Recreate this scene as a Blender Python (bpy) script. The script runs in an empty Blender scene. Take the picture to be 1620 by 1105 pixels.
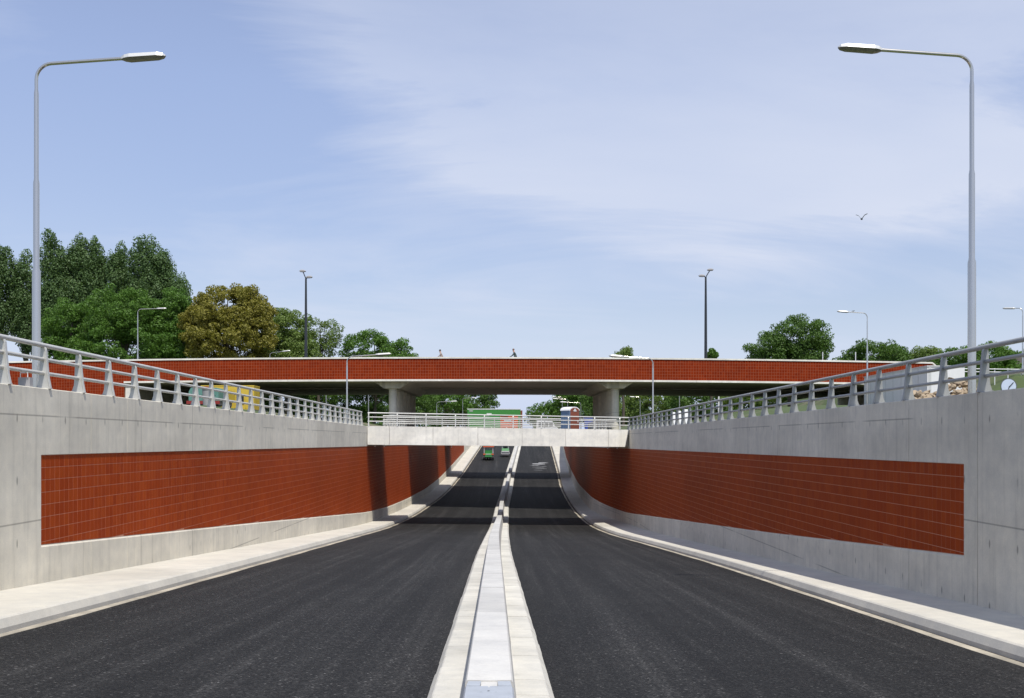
import bpy, bmesh, math, random
import numpy as np
from mathutils import Vector, Matrix
R = math.radians
rng = np.random.default_rng(7)
random.seed(7)
scn = bpy.context.scene
COL = scn.collection

# ------------------------------------------------------------------ camera, sky, sun, exposure
F = 1680.0                      # focal length in photo pixels
cam_d = bpy.data.cameras.new('camera'); cam = bpy.data.objects.new('camera', cam_d); COL.objects.link(cam)
cam.location = (0, 0, 0); cam.rotation_euler = (R(90), 0, 0)
cam_d.sensor_width = 36; cam_d.lens = 36 * F / 1620
cam_d.shift_x = 10 / 1620; cam_d.shift_y = (697 - 552.5) / 1620
cam_d.clip_start = 0.2; cam_d.clip_end = 12000
scn.camera = cam
SUN = Vector((0.215, -0.50, 1.0)).normalized()
scn.view_settings.view_transform = 'Standard'; scn.view_settings.look = 'None'
scn.view_settings.exposure = 0.25; scn.view_settings.gamma = 1.0
scn.view_settings.use_curve_mapping = False
sd = bpy.data.lights.new('sun', 'SUN'); sd.energy = 3.9; sd.angle = R(0.53); sd.color = (1.0, 0.96, 0.885)
so = bpy.data.objects.new('sun', sd); COL.objects.link(so); so.location = (20, -60, 120)
so.rotation_euler = SUN.to_track_quat('Z', 'Y').to_euler()

world = bpy.data.worlds.new('World'); scn.world = world; world.use_nodes = True
nt = world.node_tree; nt.nodes.clear()
def N(nt, t, **kw):
    n = nt.nodes.new(t)
    for k, v in kw.items(): setattr(n, k, v)
    return n
def L(nt, a, b): nt.links.new(a, b)
def mathn(nt, op, a, b=None, c=None, clamp=False):
    n = N(nt, 'ShaderNodeMath', operation=op); n.use_clamp = clamp
    for i, v in enumerate((a, b, c)):
        if v is None: continue
        if isinstance(v, (int, float)): n.inputs[i].default_value = v
        else: L(nt, v, n.inputs[i])
    return n.outputs[0]
def vmath(nt, op, a, b=None):
    n = N(nt, 'ShaderNodeVectorMath', operation=op)
    for i, v in enumerate((a, b)):
        if v is None: continue
        if isinstance(v, tuple): n.inputs[i].default_value = v
        else: L(nt, v, n.inputs[i])
    return n
def noise(nt, vec, scale, detail=4, rough=0.55, dist=0.0):
    n = N(nt, 'ShaderNodeTexNoise'); n.inputs['Scale'].default_value = scale
    n.inputs['Detail'].default_value = detail; n.inputs['Roughness'].default_value = rough
    n.inputs['Distortion'].default_value = dist
    if vec is not None: L(nt, vec, n.inputs['Vector'])
    return n.outputs['Fac']
def ramp(nt, fac, stops):
    n = N(nt, 'ShaderNodeValToRGB'); e = n.color_ramp.elements
    while len(e) > 1: e.remove(e[-1])
    e[0].position = stops[0][0]; c = stops[0][1]; e[0].color = (*c, 1) if isinstance(c, tuple) else (c, c, c, 1)
    for p, c in stops[1:]:
        x = e.new(p); x.color = (*c, 1) if isinstance(c, tuple) else (c, c, c, 1)
    L(nt, fac, n.inputs[0]); return n.outputs[0]
def mixc(nt, fac, a, b, mode='MIX'):
    n = N(nt, 'ShaderNodeMix', data_type='RGBA', blend_type=mode)
    if isinstance(fac, (int, float)): n.inputs[0].default_value = fac
    else: L(nt, fac, n.inputs[0])
    for i, v in ((6, a), (7, b)):
        if isinstance(v, tuple): n.inputs[i].default_value = (*v, 1)
        else: L(nt, v, n.inputs[i])
    return n.outputs[2]

sky = N(nt, 'ShaderNodeTexSky', sky_type='NISHITA'); sky.sun_disc = False
sky.sun_elevation = math.asin(SUN.z); sky.sun_rotation = math.atan2(SUN.x, SUN.y)
sky.air_density = 1.0; sky.dust_density = 0.1; sky.ozone_density = 2.0; sky.altitude = 0
tc = N(nt, 'ShaderNodeTexCoord'); sep = N(nt, 'ShaderNodeSeparateXYZ'); L(nt, tc.outputs['Generated'], sep.inputs[0])
az = mathn(nt, 'ARCTAN2', sep.outputs[0], sep.outputs[1])                    # angle from the road's direction
hl = mathn(nt, 'SQRT', mathn(nt, 'ADD', mathn(nt, 'POWER', sep.outputs[0], 2.0), mathn(nt, 'POWER', sep.outputs[1], 2.0)))
el = mathn(nt, 'ARCTAN2', sep.outputs[2], hl)
zz = mathn(nt, 'ADD', mathn(nt, 'MAXIMUM', sep.outputs[2], 0.0), 0.22)
u = mathn(nt, 'DIVIDE', sep.outputs[0], zz); v = mathn(nt, 'DIVIDE', sep.outputs[1], zz)
cv = N(nt, 'ShaderNodeCombineXYZ'); L(nt, u, cv.inputs[0]); L(nt, v, cv.inputs[1])
def mapped(rot, sc, loc):
    mp = N(nt, 'ShaderNodeMapping'); L(nt, cv.outputs[0], mp.inputs[0])
    mp.inputs['Rotation'].default_value = (0, 0, R(rot)); mp.inputs['Scale'].default_value = sc; mp.inputs['Location'].default_value = loc; return mp.outputs[0]
n1 = noise(nt, mapped(-50, (0.55, 0.9, 1), (2.2, 0.35, 0)), 0.9, 4, 0.5, 0.4)      # broad soft masses
n2 = noise(nt, mapped(-57, (0.55, 1.25, 1), (4.2, 1.3, 0)), 1.3, 12, 0.62, 0.7)      # combed wisps
n3 = noise(nt, cv.outputs[0], 0.5, 2, 0.4)
# the sheet of high cloud: its lower edge climbs from the right towards the upper left
edge = mathn(nt, 'MAXIMUM', mathn(nt, 'MULTIPLY_ADD', az, -0.60, 0.205), mathn(nt, 'MULTIPLY_ADD', mathn(nt, 'ABSOLUTE', mathn(nt, 'SUBTRACT', az, 0.2)), 0.30, 0.158))
dd = mathn(nt, 'ADD', mathn(nt, 'SUBTRACT', el, edge), mathn(nt, 'MULTIPLY', mathn(nt, 'SUBTRACT', n2, 0.5), 0.40))
sheet = ramp(nt, mathn(nt, 'MULTIPLY_ADD', dd, 2.2, 0.5), [(0.34, 0.0), (0.46, 0.34), (0.62, 0.95), (0.80, 0.85), (1.0, 0.72)])
sheet = mathn(nt, 'MULTIPLY', sheet, ramp(nt, n2, [(0.35, 0.72), (0.50, 0.92), (0.65, 1.08)]))
sheet = mathn(nt, 'MULTIPLY', sheet, ramp(nt, n1, [(0.30, 0.62), (0.60, 1.0)]))
wis = ramp(nt, mathn(nt, 'MULTIPLY', n1, n2), [(0.17, 0.0), (0.36, 0.72)])
veil = ramp(nt, n3, [(0.3, 0.14), (0.75, 0.32)])
low = ramp(nt, el, [(0.0, 0.50), (0.08, 0.30), (0.20, 0.0)])
cfac = mathn(nt, 'MULTIPLY', mathn(nt, 'MAXIMUM', mathn(nt, 'MAXIMUM', sheet, wis), mathn(nt, 'MAXIMUM', veil, low)), 0.90, clamp=True)
tint = mixc(nt, 1.0, sky.outputs[0], (1.04, 0.91, 0.95), 'MULTIPLY')
elk = ramp(nt, el, [(0.0, 0.60), (0.12, 0.70), (0.32, 0.95), (0.6, 1.0)])
tint = mixc(nt, 1.0, tint, elk, 'MULTIPLY')
skyc = mixc(nt, cfac, tint, (3.95, 4.25, 5.05))
skyc = mixc(nt, ramp(nt, el, [(0.0, 0.95), (0.035, 0.80), (0.12, 0.0)]), skyc, (3.25, 3.80, 5.10))
bg = N(nt, 'ShaderNodeBackground'); bg.inputs['Strength'].default_value = 0.15
L(nt, skyc, bg.inputs[0]); wo = N(nt, 'ShaderNodeOutputWorld'); L(nt, bg.outputs[0], wo.inputs[0])

# ------------------------------------------------------------------ materials
MATS = {}
def newmat(name):
    m = bpy.data.materials.new(name); m.use_nodes = True; t = m.node_tree; t.nodes.clear()
    b = N(t, 'ShaderNodeBsdfPrincipled'); o = N(t, 'ShaderNodeOutputMaterial'); L(t, b.outputs[0], o.inputs[0])
    MATS[name] = m; return m, t, b
def plain(name, c, rough=0.6, metal=0.0, var=0.10, scale=3.0, bump=0.0):
    m, t, b = newmat(name); g = N(t, 'ShaderNodeTexCoord')
    n = noise(t, g.outputs['Object'], scale, 5, 0.6)
    col = mixc(t, n, tuple(x * (1 - var) for x in c), tuple(min(1, x * (1 + var)) for x in c))
    L(t, col, b.inputs['Base Color']); b.inputs['Roughness'].default_value = rough; b.inputs['Metallic'].default_value = metal
    if bump:
        bp = N(t, 'ShaderNodeBump'); bp.inputs['Strength'].default_value = bump; bp.inputs['Distance'].default_value = 0.02
        L(t, noise(t, g.outputs['Object'], scale * 12, 3), bp.inputs['Height']); L(t, bp.outputs[0], b.inputs['Normal'])
    return m
def concrete(name, base, streak=0.35, blot=0.30, marks=True, rough=0.85, warm=0.0):
    m, t, b = newmat(name); geo = N(t, 'ShaderNodeNewGeometry'); pos = geo.outputs['Position']
    sp = N(t, 'ShaderNodeSeparateXYZ'); L(t, pos, sp.inputs[0])
    big = noise(t, pos, 0.35, 5, 0.6, 0.4)
    mid = noise(t, pos, 2.2, 6, 0.65)
    fine = noise(t, pos, 34, 3, 0.6)
    sv = vmath(t, 'MULTIPLY', pos, (3.2, 3.2, 0.16)).outputs[0]
    st = noise(t, sv, 1.5, 6, 0.65)
    hv = vmath(t, 'MULTIPLY', pos, (0.25, 0.12, 1.3)).outputs[0]
    hb = noise(t, hv, 1.0, 3, 0.5)
    isl = N(t, 'ShaderNodeObjectInfo').outputs['Random']
    val = mathn(t, 'MULTIPLY', ramp(t, big, [(0.25, 1 - blot * 0.6), (0.75, 1 + blot * 0.45)]), ramp(t, mid, [(0.3, 1 - blot * 0.35), (0.7, 1 + blot * 0.25)]))
    val = mathn(t, 'MULTIPLY', val, ramp(t, st, [(0.28, 1 - streak * 0.75), (0.46, 1.0), (0.75, 1 + streak * 0.2)]))
    val = mathn(t, 'MULTIPLY', val, ramp(t, fine, [(0.3, 0.95), (0.7, 1.05)]))
    val = mathn(t, 'MULTIPLY', val, ramp(t, hb, [(0.35, 0.94), (0.65, 1.05)]))
    val = mathn(t, 'MULTIPLY', val, mathn(t, 'MULTIPLY_ADD', isl, 0.10, 0.95))
    if marks:   # formwork: tie holes in a grid, with short drips below, and thin board seams
        yy = mathn(t, 'ADD', sp.outputs[1], 0.3); 
        fy = mathn(t, 'SUBTRACT', mathn(t, 'FRACT', mathn(t, 'DIVIDE', yy, 1.25)), 0.5)
        fz = mathn(t, 'SUBTRACT', mathn(t, 'FRACT', mathn(t, 'DIVIDE', mathn(t, 'ADD', mathn(t, 'ADD', sp.outputs[2], 0.2), mathn(t, 'MULTIPLY', sp.outputs[1], 0.0)), 1.35)), 0.5)
        dy = mathn(t, 'MULTIPLY', fy, 1.25); dz = mathn(t, 'MULTIPLY', fz, 1.35)
        rr = mathn(t, 'SQRT', mathn(t, 'ADD', mathn(t, 'POWER', dy, 2.0), mathn(t, 'POWER', mathn(t, 'MULTIPLY', dz, 0.38), 2.0)))
        hole = ramp(t, rr, [(0.022, 1.0), (0.045, 0.0)])
        hm = mathn(t, 'MULTIPLY', hole, ramp(t, noise(t, pos, 0.9, 2), [(0.40, 0.0), (0.50, 1.0)]))
        val = mathn(t, 'MULTIPLY', val, mathn(t, 'MULTIPLY_ADD', hm, -0.50, 1.0))
        # seams of own irregular extent
        for (ax, per, off, w, thr, amt) in ((2, 2.35, 0.62, 0.010, 0.47, 0.42), (1, 5.0, 1.9, 0.014, 0.50, 0.30), (1, 2.5, 0.6, 0.010, 0.56, 0.14)):
            f = mathn(t, 'ABSOLUTE', mathn(t, 'SUBTRACT', mathn(t, 'FRACT', mathn(t, 'DIVIDE', mathn(t, 'ADD', sp.outputs[ax], off), per)), 0.5))
            ln = ramp(t, mathn(t, 'MULTIPLY', f, per), [(w, 1.0), (w * 2.4, 0.0)])
            msk = ramp(t, noise(t, vmath(t, 'MULTIPLY', pos, (1, 0.35, 0.35) if ax == 2 else (1, 0.6, 0.1)).outputs[0], 0.8, 2), [(thr - 0.05, 0.0), (thr + 0.02, 1.0)])
            val = mathn(t, 'MULTIPLY', val, mathn(t, 'MULTIPLY_ADD', mathn(t, 'MULTIPLY', ln, msk), -amt, 1.0))
    hue = mixc(t, mid, tuple(base), (base[0] * (1.03 + warm), base[1] * 1.0, base[2] * (0.93 - warm)))
    cm = N(t, 'ShaderNodeVectorMath', operation='SCALE'); L(t, hue, cm.inputs[0]); L(t, val, cm.inputs[3])
    L(t, cm.outputs[0], b.inputs['Base Color']); b.inputs['Roughness'].default_value = rough
    bp = N(t, 'ShaderNodeBump'); bp.inputs['Strength'].default_value = 0.25; bp.inputs['Distance'].default_value = 0.01
    L(t, mathn(t, 'ADD', fine, mid), bp.inputs['Height']); L(t, bp.outputs[0], b.inputs['Normal'])
    return m
M_WALL = concrete('wall_concrete', (0.64, 0.605, 0.52), 0.24, 0.26)
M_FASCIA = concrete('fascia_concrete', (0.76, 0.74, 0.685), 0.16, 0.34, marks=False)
M_WALK = concrete('walkway_concrete', (0.54, 0.52, 0.47), 0.05, 0.22, marks=False, warm=0.01)
M_BARR = concrete('barrier_concrete', (0.49, 0.485, 0.475), 0.12, 0.26, marks=False)
M_KERB = concrete('kerb_concrete', (0.53, 0.52, 0.485), 0.12, 0.30, marks=False, warm=0.01)
M_GUT = concrete('gutter_concrete', (0.40, 0.36, 0.29), 0.25, 0.8, marks=False)
M_DIRT = concrete('channel_dirt', (0.11, 0.09, 0.065), 0.3, 0.9, marks=False)
M_SOF_LIT = concrete('bounce_lit_soffit', (0.56, 0.53, 0.46), 0.05, 0.15, marks=False)  # soffit concrete lightened: bounced ground light painted into the front band
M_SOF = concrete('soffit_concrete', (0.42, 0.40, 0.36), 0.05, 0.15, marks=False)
M_GAP = plain('joint_dark', (0.10, 0.10, 0.09), 0.9)
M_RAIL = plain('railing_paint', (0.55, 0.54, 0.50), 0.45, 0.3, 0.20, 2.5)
M_GALV = plain('galvanised_steel', (0.60, 0.57, 0.51), 0.22, 0.88, 0.06, 1.2)
M_LAMPW = plain('lamp_housing', (0.62, 0.62, 0.60), 0.4, 0.2)
M_LAMPD = plain('lamp_lens', (0.16, 0.15, 0.11), 0.18, 0.0, 0.5, 9)
M_DARK = plain('dark_steel', (0.045, 0.05, 0.055), 0.45, 0.4)
M_WHITE = plain('white_paint', (0.74, 0.74, 0.73), 0.5)
M_BLACK = plain('black_rubber', (0.02, 0.02, 0.02), 0.7)
M_GLASS = plain('dark_glass', (0.03, 0.035, 0.04), 0.08)
M_GREEN = plain('green_paint', (0.03, 0.19, 0.045), 0.45, 0, 0.3, 3)
M_TRUCKG = plain('green_tarpaulin', (0.05, 0.24, 0.045), 0.5)
M_ORANGE = plain('orange_paint', (0.62, 0.11, 0.03), 0.5)
M_YELLOW = plain('yellow_paint', (0.56, 0.41, 0.05), 0.5, 0, 0.2, 1.5)
M_TEAL = plain('teal_paint', (0.11, 0.25, 0.21), 0.5, 0, 0.25, 1.5)
M_RED = plain('red_paint', (0.26, 0.03, 0.025), 0.5)
M_BLUE = plain('blue_plastic', (0.17, 0.25, 0.36), 0.5)
M_DBLUE = plain('deep_blue_paint', (0.03, 0.07, 0.36), 0.5)
M_BROWN = plain('brown_plastic', (0.20, 0.055, 0.03), 0.55)
M_GREY = plain('grey_panel', (0.33, 0.32, 0.32), 0.6)
M_GREYD = plain('dark_grey_paint', (0.10, 0.105, 0.11), 0.5)
M_STEELB = plain('blue_grey_steel', (0.36, 0.385, 0.42), 0.5, 0.0, 0.18, 7)
M_BARK = plain('bark', (0.075, 0.062, 0.045), 0.9, 0, 0.3, 4)
M_RUB = plain('rubble_stone', (0.36, 0.28, 0.19), 0.95, 0, 0.35, 1.4, 0.4)
M_ROOF = plain('roof_tiles', (0.13, 0.11, 0.10), 0.8, 0, 0.2, 4)

def tilemat(name, base, grain=0.22):
    m, t, b = newmat(name); geo = N(t, 'ShaderNodeNewGeometry')
    r = mathn(t, 'FRACT', mathn(t, 'ADD', geo.outputs['Random Per Island'], N(t, 'ShaderNodeObjectInfo').outputs['Random']))
    n = noise(t, geo.outputs['Position'], 0.22, 3); n4 = noise(t, geo.outputs['Position'], 6.0, 4)
    val = mathn(t, 'MULTIPLY', mathn(t, 'MULTIPLY_ADD', r, grain, 1 - grain / 2), ramp(t, n, [(0.3, 0.90), (0.7, 1.10)]))
    val = mathn(t, 'MULTIPLY', val, ramp(t, n4, [(0.3, 0.96), (0.7, 1.04)]))
    col = mixc(t, r, base, (base[0] * 1.05, base[1] * 1.25, base[2] * 1.3))
    cm = N(t, 'ShaderNodeVectorMath', operation='SCALE'); L(t, col, cm.inputs[0]); L(t, val, cm.inputs[3])
    L(t, cm.outputs[0], b.inputs['Base Color']); b.inputs['Roughness'].default_value = 0.5
    b.inputs['Specular IOR Level'].default_value = 0.06
    bp = N(t, 'ShaderNodeBump'); bp.inputs['Strength'].default_value = 0.12; bp.inputs['Distance'].default_value = 0.01
    L(t, noise(t, geo.outputs['Position'], 14, 3), bp.inputs['Height']); L(t, bp.outputs[0], b.inputs['Normal'])
    return m
M_TILE = tilemat('red_ceramic_tile', (0.300, 0.040, 0.0045), 0.14)
M_TILEB = tilemat('red_bridge_tile', (0.205, 0.020, 0.0030), 0.22)
M_GROUT = plain('grout', (0.52, 0.25, 0.16), 0.9)
M_GROUTB = plain('bridge_grout', (0.33, 0.105, 0.052), 0.9)

def asphalt():
    m, t, b = newmat('asphalt'); pos = N(t, 'ShaderNodeNewGeometry').outputs['Position']
    sp = N(t, 'ShaderNodeSeparateXYZ'); L(t, pos, sp.inputs[0])
    agg = N(t, 'ShaderNodeTexVoronoi'); agg.inputs['Scale'].default_value = 38; L(t, pos, agg.inputs['Vector'])
    sc = ramp(t, N(t, 'ShaderNodeSeparateColor').outputs[0], [(0, 0.0), (1, 1.0)])
    spc = N(t, 'ShaderNodeSeparateColor'); L(t, agg.outputs['Color'], spc.inputs[0])
    speck = ramp(t, spc.outputs[0], [(0.0, 0.35), (0.5, 0.8), (0.85, 1.4), (0.98, 2.4), (1.0, 7.0)])
    big = noise(t, pos, 0.25, 4, 0.6); mid = noise(t, pos, 2.5, 5, 0.7)
    track = noise(t, vmath(t, 'MULTIPLY', pos, (2.6, 0.045, 0.0)).outputs[0], 1.0, 5, 0.6)
    wisp = noise(t, vmath(t, 'MULTIPLY', pos, (3.2, 0.16, 0.0)).outputs[0], 1.0, 6, 0.7, 1.4)
    val = mathn(t, 'MULTIPLY', speck, ramp(t, big, [(0.3, 0.84), (0.7, 1.2)]))
    val = mathn(t, 'MULTIPLY', val, ramp(t, mid, [(0.3, 0.88), (0.7, 1.14)]))
    val = mathn(t, 'MULTIPLY', val, ramp(t, track, [(0.3, 0.82), (0.52, 1.0), (0.70, 1.75)]))
    trk = noise(t, vmath(t, 'MULTIPLY', pos, (0.75, 0.012, 0.0)).outputs[0], 1.0, 3, 0.5)
    val = mathn(t, 'MULTIPLY', val, ramp(t, trk, [(0.35, 0.80), (0.50, 1.0), (0.60, 1.40), (0.66, 1.05)]))
    val = mathn(t, 'ADD', val, ramp(t, wisp, [(0.66, 0.0), (0.82, 0.8)]))
    cm = N(t, 'ShaderNodeVectorMath', operation='SCALE'); cm.inputs[0].default_value = (0.0146, 0.0141, 0.0135); L(t, val, cm.inputs[3])
    L(t, cm.outputs[0], b.inputs['Base Color']); b.inputs['Roughness'].default_value = 0.82; b.inputs['Specular IOR Level'].default_value = 0.22
    bp = N(t, 'ShaderNodeBump'); bp.inputs['Strength'].default_value = 0.6; bp.inputs['Distance'].default_value = 0.006
    L(t, agg.outputs['Distance'], bp.inputs['Height']); L(t, bp.outputs[0], b.inputs['Normal'])
    return m
M_ASPH = asphalt()

def groundmat():
    m, t, b = newmat('grass_and_earth'); pos = N(t, 'ShaderNodeNewGeometry').outputs['Position']
    a = noise(t, pos, 0.06, 5, 0.6, 0.3); f = noise(t, pos, 1.5, 6, 0.7); g = noise(t, pos, 14, 3, 0.7)
    gr = mixc(t, f, (0.030, 0.062, 0.012), (0.065, 0.105, 0.022))
    ea = mixc(t, f, (0.14, 0.11, 0.075), (0.24, 0.20, 0.14))
    c = mixc(t, ramp(t, a, [(0.50, 0.0), (0.60, 1.0)]), gr, ea)
    L(t, mixc(t, 0.35, c, mixc(t, g, (0.02, 0.03, 0.01), (0.16, 0.17, 0.08))), b.inputs['Base Color'])
    b.inputs['Roughness'].default_value = 0.95; return m
M_GROUND = groundmat()
def leafmat(name, dark, light, trans=0.25):
    m = bpy.data.materials.new(name); m.use_nodes = True; t = m.node_tree; t.nodes.clear()
    geo = N(t, 'ShaderNodeNewGeometry'); n = noise(t, geo.outputs['Position'], 0.22, 3)
    fac = mathn(t, 'ADD', mathn(t, 'MULTIPLY', geo.outputs['Random Per Island'], 0.6), mathn(t, 'MULTIPLY', n, 0.5), clamp=True)
    c = mixc(t, fac, dark, light)
    d = N(t, 'ShaderNodeBsdfPrincipled'); d.inputs['Roughness'].default_value = 0.55; d.inputs['Specular IOR Level'].default_value = 0.3; L(t, c, d.inputs['Base Color'])
    tr = N(t, 'ShaderNodeBsdfTranslucent'); L(t, mixc(t, 1.0, c, (1.2, 1.3, 0.5), 'MULTIPLY'), tr.inputs[0])
    mx = N(t, 'ShaderNodeMixShader'); mx.inputs[0].default_value = trans; L(t, d.outputs[0], mx.inputs[1]); L(t, tr.outputs[0], mx.inputs[2])
    o = N(t, 'ShaderNodeOutputMaterial'); L(t, mx.outputs[0], o.inputs[0]); return m
LEAF = {'poplar': leafmat('poplar_leaf', (0.050, 0.105, 0.028), (0.135, 0.205, 0.080)),
        'green': leafmat('green_leaf', (0.045, 0.110, 0.016), (0.120, 0.225, 0.034)),
        'olive': leafmat('olive_leaf', (0.140, 0.138, 0.022), (0.275, 0.245, 0.045)),
        'light': leafmat('light_leaf', (0.085, 0.140, 0.028), (0.185, 0.255, 0.062)),
        'dark': leafmat('dark_leaf', (0.042, 0.098, 0.017), (0.110, 0.190, 0.036))}

# ------------------------------------------------------------------ mesh helpers
class MB:
    def __init__(s): s.v = []; s.f = []; s.mi = []; s.cur = 0
    def mesh(s, name, mats):
        me = bpy.data.meshes.new(name); me.from_pydata([tuple(p) for p in s.v], [], s.f)
        for m in (mats if isinstance(mats, (list, tuple)) else [mats]): me.materials.append(m)
        if isinstance(mats, (list, tuple)) and len(mats) > 1: me.polygons.foreach_set('material_index', s.mi)
        me.update(); return me
    def build(s, name, mats, parent=None, smooth=False, loc=None):
        me = s.mesh(name, mats)
        if smooth: smooth_mesh(me, smooth if not isinstance(smooth, bool) else 40)
        return link(name, me, parent, loc)
    def face(s, *idx): s.f.append(tuple(idx)); s.mi.append(s.cur)
    def poly(s, pts):
        b = len(s.v); s.v += [tuple(p) for p in pts]; s.face(*range(b, b + len(pts)))
    def box(s, x0, x1, y0, y1, z0, z1):
        b = len(s.v)
        s.v += [(x0, y0, z0), (x1, y0, z0), (x1, y1, z0), (x0, y1, z0), (x0, y0, z1), (x1, y0, z1), (x1, y1, z1), (x0, y1, z1)]
        for q in ((0, 3, 2, 1), (4, 5, 6, 7), (0, 1, 5, 4), (1, 2, 6, 5), (2, 3, 7, 6), (3, 0, 4, 7)): s.face(*[b + i for i in q])
    def hexa(s, p):   # 8 points: bottom 4, top 4
        b = len(s.v); s.v += [tuple(q) for q in p]
        for q in ((0, 3, 2, 1), (4, 5, 6, 7), (0, 1, 5, 4), (1, 2, 6, 5), (2, 3, 7, 6), (3, 0, 4, 7)): s.face(*[b + i for i in q])
    def prism(s, prof, y0, y1, axis='y'):   # closed profile of (a, z) extruded
        n = len(prof); b = len(s.v)
        for y in (y0, y1):
            for a, z in prof: s.v.append((a, y, z) if axis == 'y' else (y, a, z))
        for i in range(n):
            j = (i + 1) % n; s.face(b + i, b + j, b + n + j, b + n + i)
        s.face(*range(b + n - 1, b - 1, -1)); s.face(*range(b + n, b + 2 * n))
    def tube(s, pts, rad, n=10, cap=True):
        pts = [Vector(p) for p in pts]; b0 = len(s.v)
        rads = rad if isinstance(rad, (list, tuple)) else [rad] * len(pts)
        up = None
        for i, p in enumerate(pts):
            d = (pts[min(i + 1, len(pts) - 1)] - pts[max(i - 1, 0)]).normalized()
            if up is None:
                up = Vector((0, 0, 1)) if abs(d.z) < 0.9 else Vector((1, 0, 0))
            a = d.cross(up).normalized(); c = a.cross(d).normalized(); up = c
            for k in range(n):
                th = 2 * math.pi * k / n; s.v.append(tuple(p + (a * math.cos(th) + c * math.sin(th)) * rads[i]))
        for i in range(len(pts) - 1):
            for k in range(n):
                k2 = (k + 1) % n; s.face(b0 + i * n + k, b0 + i * n + k2, b0 + (i + 1) * n + k2, b0 + (i + 1) * n + k)
        if cap: s.face(*[b0 + k for k in range(n)][::-1]); s.face(*[b0 + (len(pts) - 1) * n + k for k in range(n)])
    def sweep(s, Ys, prof, closed=True, caps=True):   # prof(Y) -> [(x, z)...]
        b = len(s.v); n = None
        for y in Ys:
            pr = prof(y); n = len(pr); s.v += [(x, y, z) for x, z in pr]
        m = n if closed else n - 1
        for i in range(len(Ys) - 1):
            for k in range(m):
                k2 = (k + 1) % n; s.face(b + i * n + k, b + i * n + k2, b + (i + 1) * n + k2, b + (i + 1) * n + k)
        if closed and caps:
            s.face(*[b + k for k in range(n)][::-1]); s.face(*[b + (len(Ys) - 1) * n + k for k in range(n)])
def smooth_mesh(me, ang=40):
    me.polygons.foreach_set('use_smooth', [True] * len(me.polygons))
    try: me.set_sharp_from_angle(angle=R(ang))
    except Exception: pass
def link(name, me, parent=None, loc=None):
    o = bpy.data.objects.new(name, me); COL.objects.link(o)
    if parent is not None: o.parent = parent
    if loc is not None: o.location = loc
    return o
def tag(o, label=None, cat=None, group=None, kind=None):
    if label: o['label'] = label
    if cat: o['category'] = cat
    if group: o['group'] = group
    if kind: o['kind'] = kind
    return o
def empty(name, label, cat, loc=(0, 0, 0), rz=0.0, group=None):
    o = bpy.data.objects.new(name, None); COL.objects.link(o); o.location = loc; o.rotation_euler = (0, 0, rz)
    o.empty_display_size = 0.3
    return tag(o, label, cat, group)
def fixn(o):
    bm = bmesh.new(); bm.from_mesh(o.data); bmesh.ops.recalc_face_normals(bm, faces=bm.faces); bm.to_mesh(o.data); bm.free(); return o

# ------------------------------------------------------------------ alignment of the sunken road
YS = np.arange(-70.0, 420.0, 1.0)
def path(keys, sig=4.0):
    k = np.array(keys, float); a = np.interp(YS, k[:, 0], k[:, 1])
    if sig:
        w = np.exp(-0.5 * (np.arange(-15, 16) / sig) ** 2); w /= w.sum(); a = np.convolve(np.pad(a, 15, mode='edge'), w, mode='valid')
    return lambda y: float(np.interp(y, YS, a))
_sl = np.interp(YS, [-70, 70, 112, 150, 250, 285, 420], [-.0553, -.0553, 0, .058, .058, 0, 0])
_z = np.concatenate([[0], np.cumsum((_sl[1:] + _sl[:-1]) / 2)]); _z += -2.35 - np.interp(0, YS, _z)
ZC = lambda y: float(np.interp(y, YS, _z))
CF = path([(-70, .028), (95, .028), (160, .008), (420, 0)])
def zroad(x, y): return ZC(y) - CF(y) * x
XL = path([(-70, -7.8), (22, -7.8), (45, -8.1), (86, -8.55), (115, -8.35), (150, -7.15), (168, -6.6), (240, -5.2), (420, -2.0)])
XR = path([(-70, 7.8), (10, 7.85), (42, 8.25), (60, 7.95), (75, 7.5), (90, 7.15), (112, 7.25), (150, 7.6), (168, 8.2), (240, 10.0), (420, 17)])
XM = path([(-70, 0.2), (0, -.05), (45, -.50), (70, -.55), (117, -.42), (150, .32), (169, .75), (240, 2.8), (420, 9)])
WL = path([(-70, -10.5), (82, -10.5), (97, -10.6), (113, -10.3), (148, -9.2), (165, -8.75), (205, -8.05), (250, -7.3), (420, -4)], 2.5)
WR = path([(-70, 10.4), (86, 10.4), (93, 10.1), (102, 9.4), (111, 9.0), (135, 9.2), (157, 9.7), (185, 10.5), (210, 11.5), (250, 13.2), (420, 19)], 2.5)
TL = path([(-70, 1.3), (22, 1.19), (80, 1.09), (110, .95), (420, .95)])
TR = path([(-70, 1.2), (21, 1.06), (90, .88), (110, .9), (420, .95)])
PTL = path([(-70, -.30), (24, -.324), (80, -.445), (420, -.47)])
PTR = path([(-70, -.48), (24, -.53), (90, -.70), (420, -.72)])
PBL = path([(-70, 1.9), (24, -2.36), (44, -3.42), (80.5, -5.44), (96, -6.0), (112, -6.13), (130, -5.9), (148, -5.25), (160, -4.55), (205, -2.2), (240, -.2), (420, -.2)], 2.5)
PBR = path([(-70, 1.9), (24, -2.60), (42, -3.65), (90.5, -6.18), (101, -6.15), (111, -6.0), (135, -5.5), (157, -4.5), (185, -2.95), (210, -1.45), (240, 0), (420, 0)], 2.5)
E_IN = 0.50
def walkz(side, y):
    x = XL(y) if side < 0 else XR(y); return zroad(x, y) + 0.21

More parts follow.
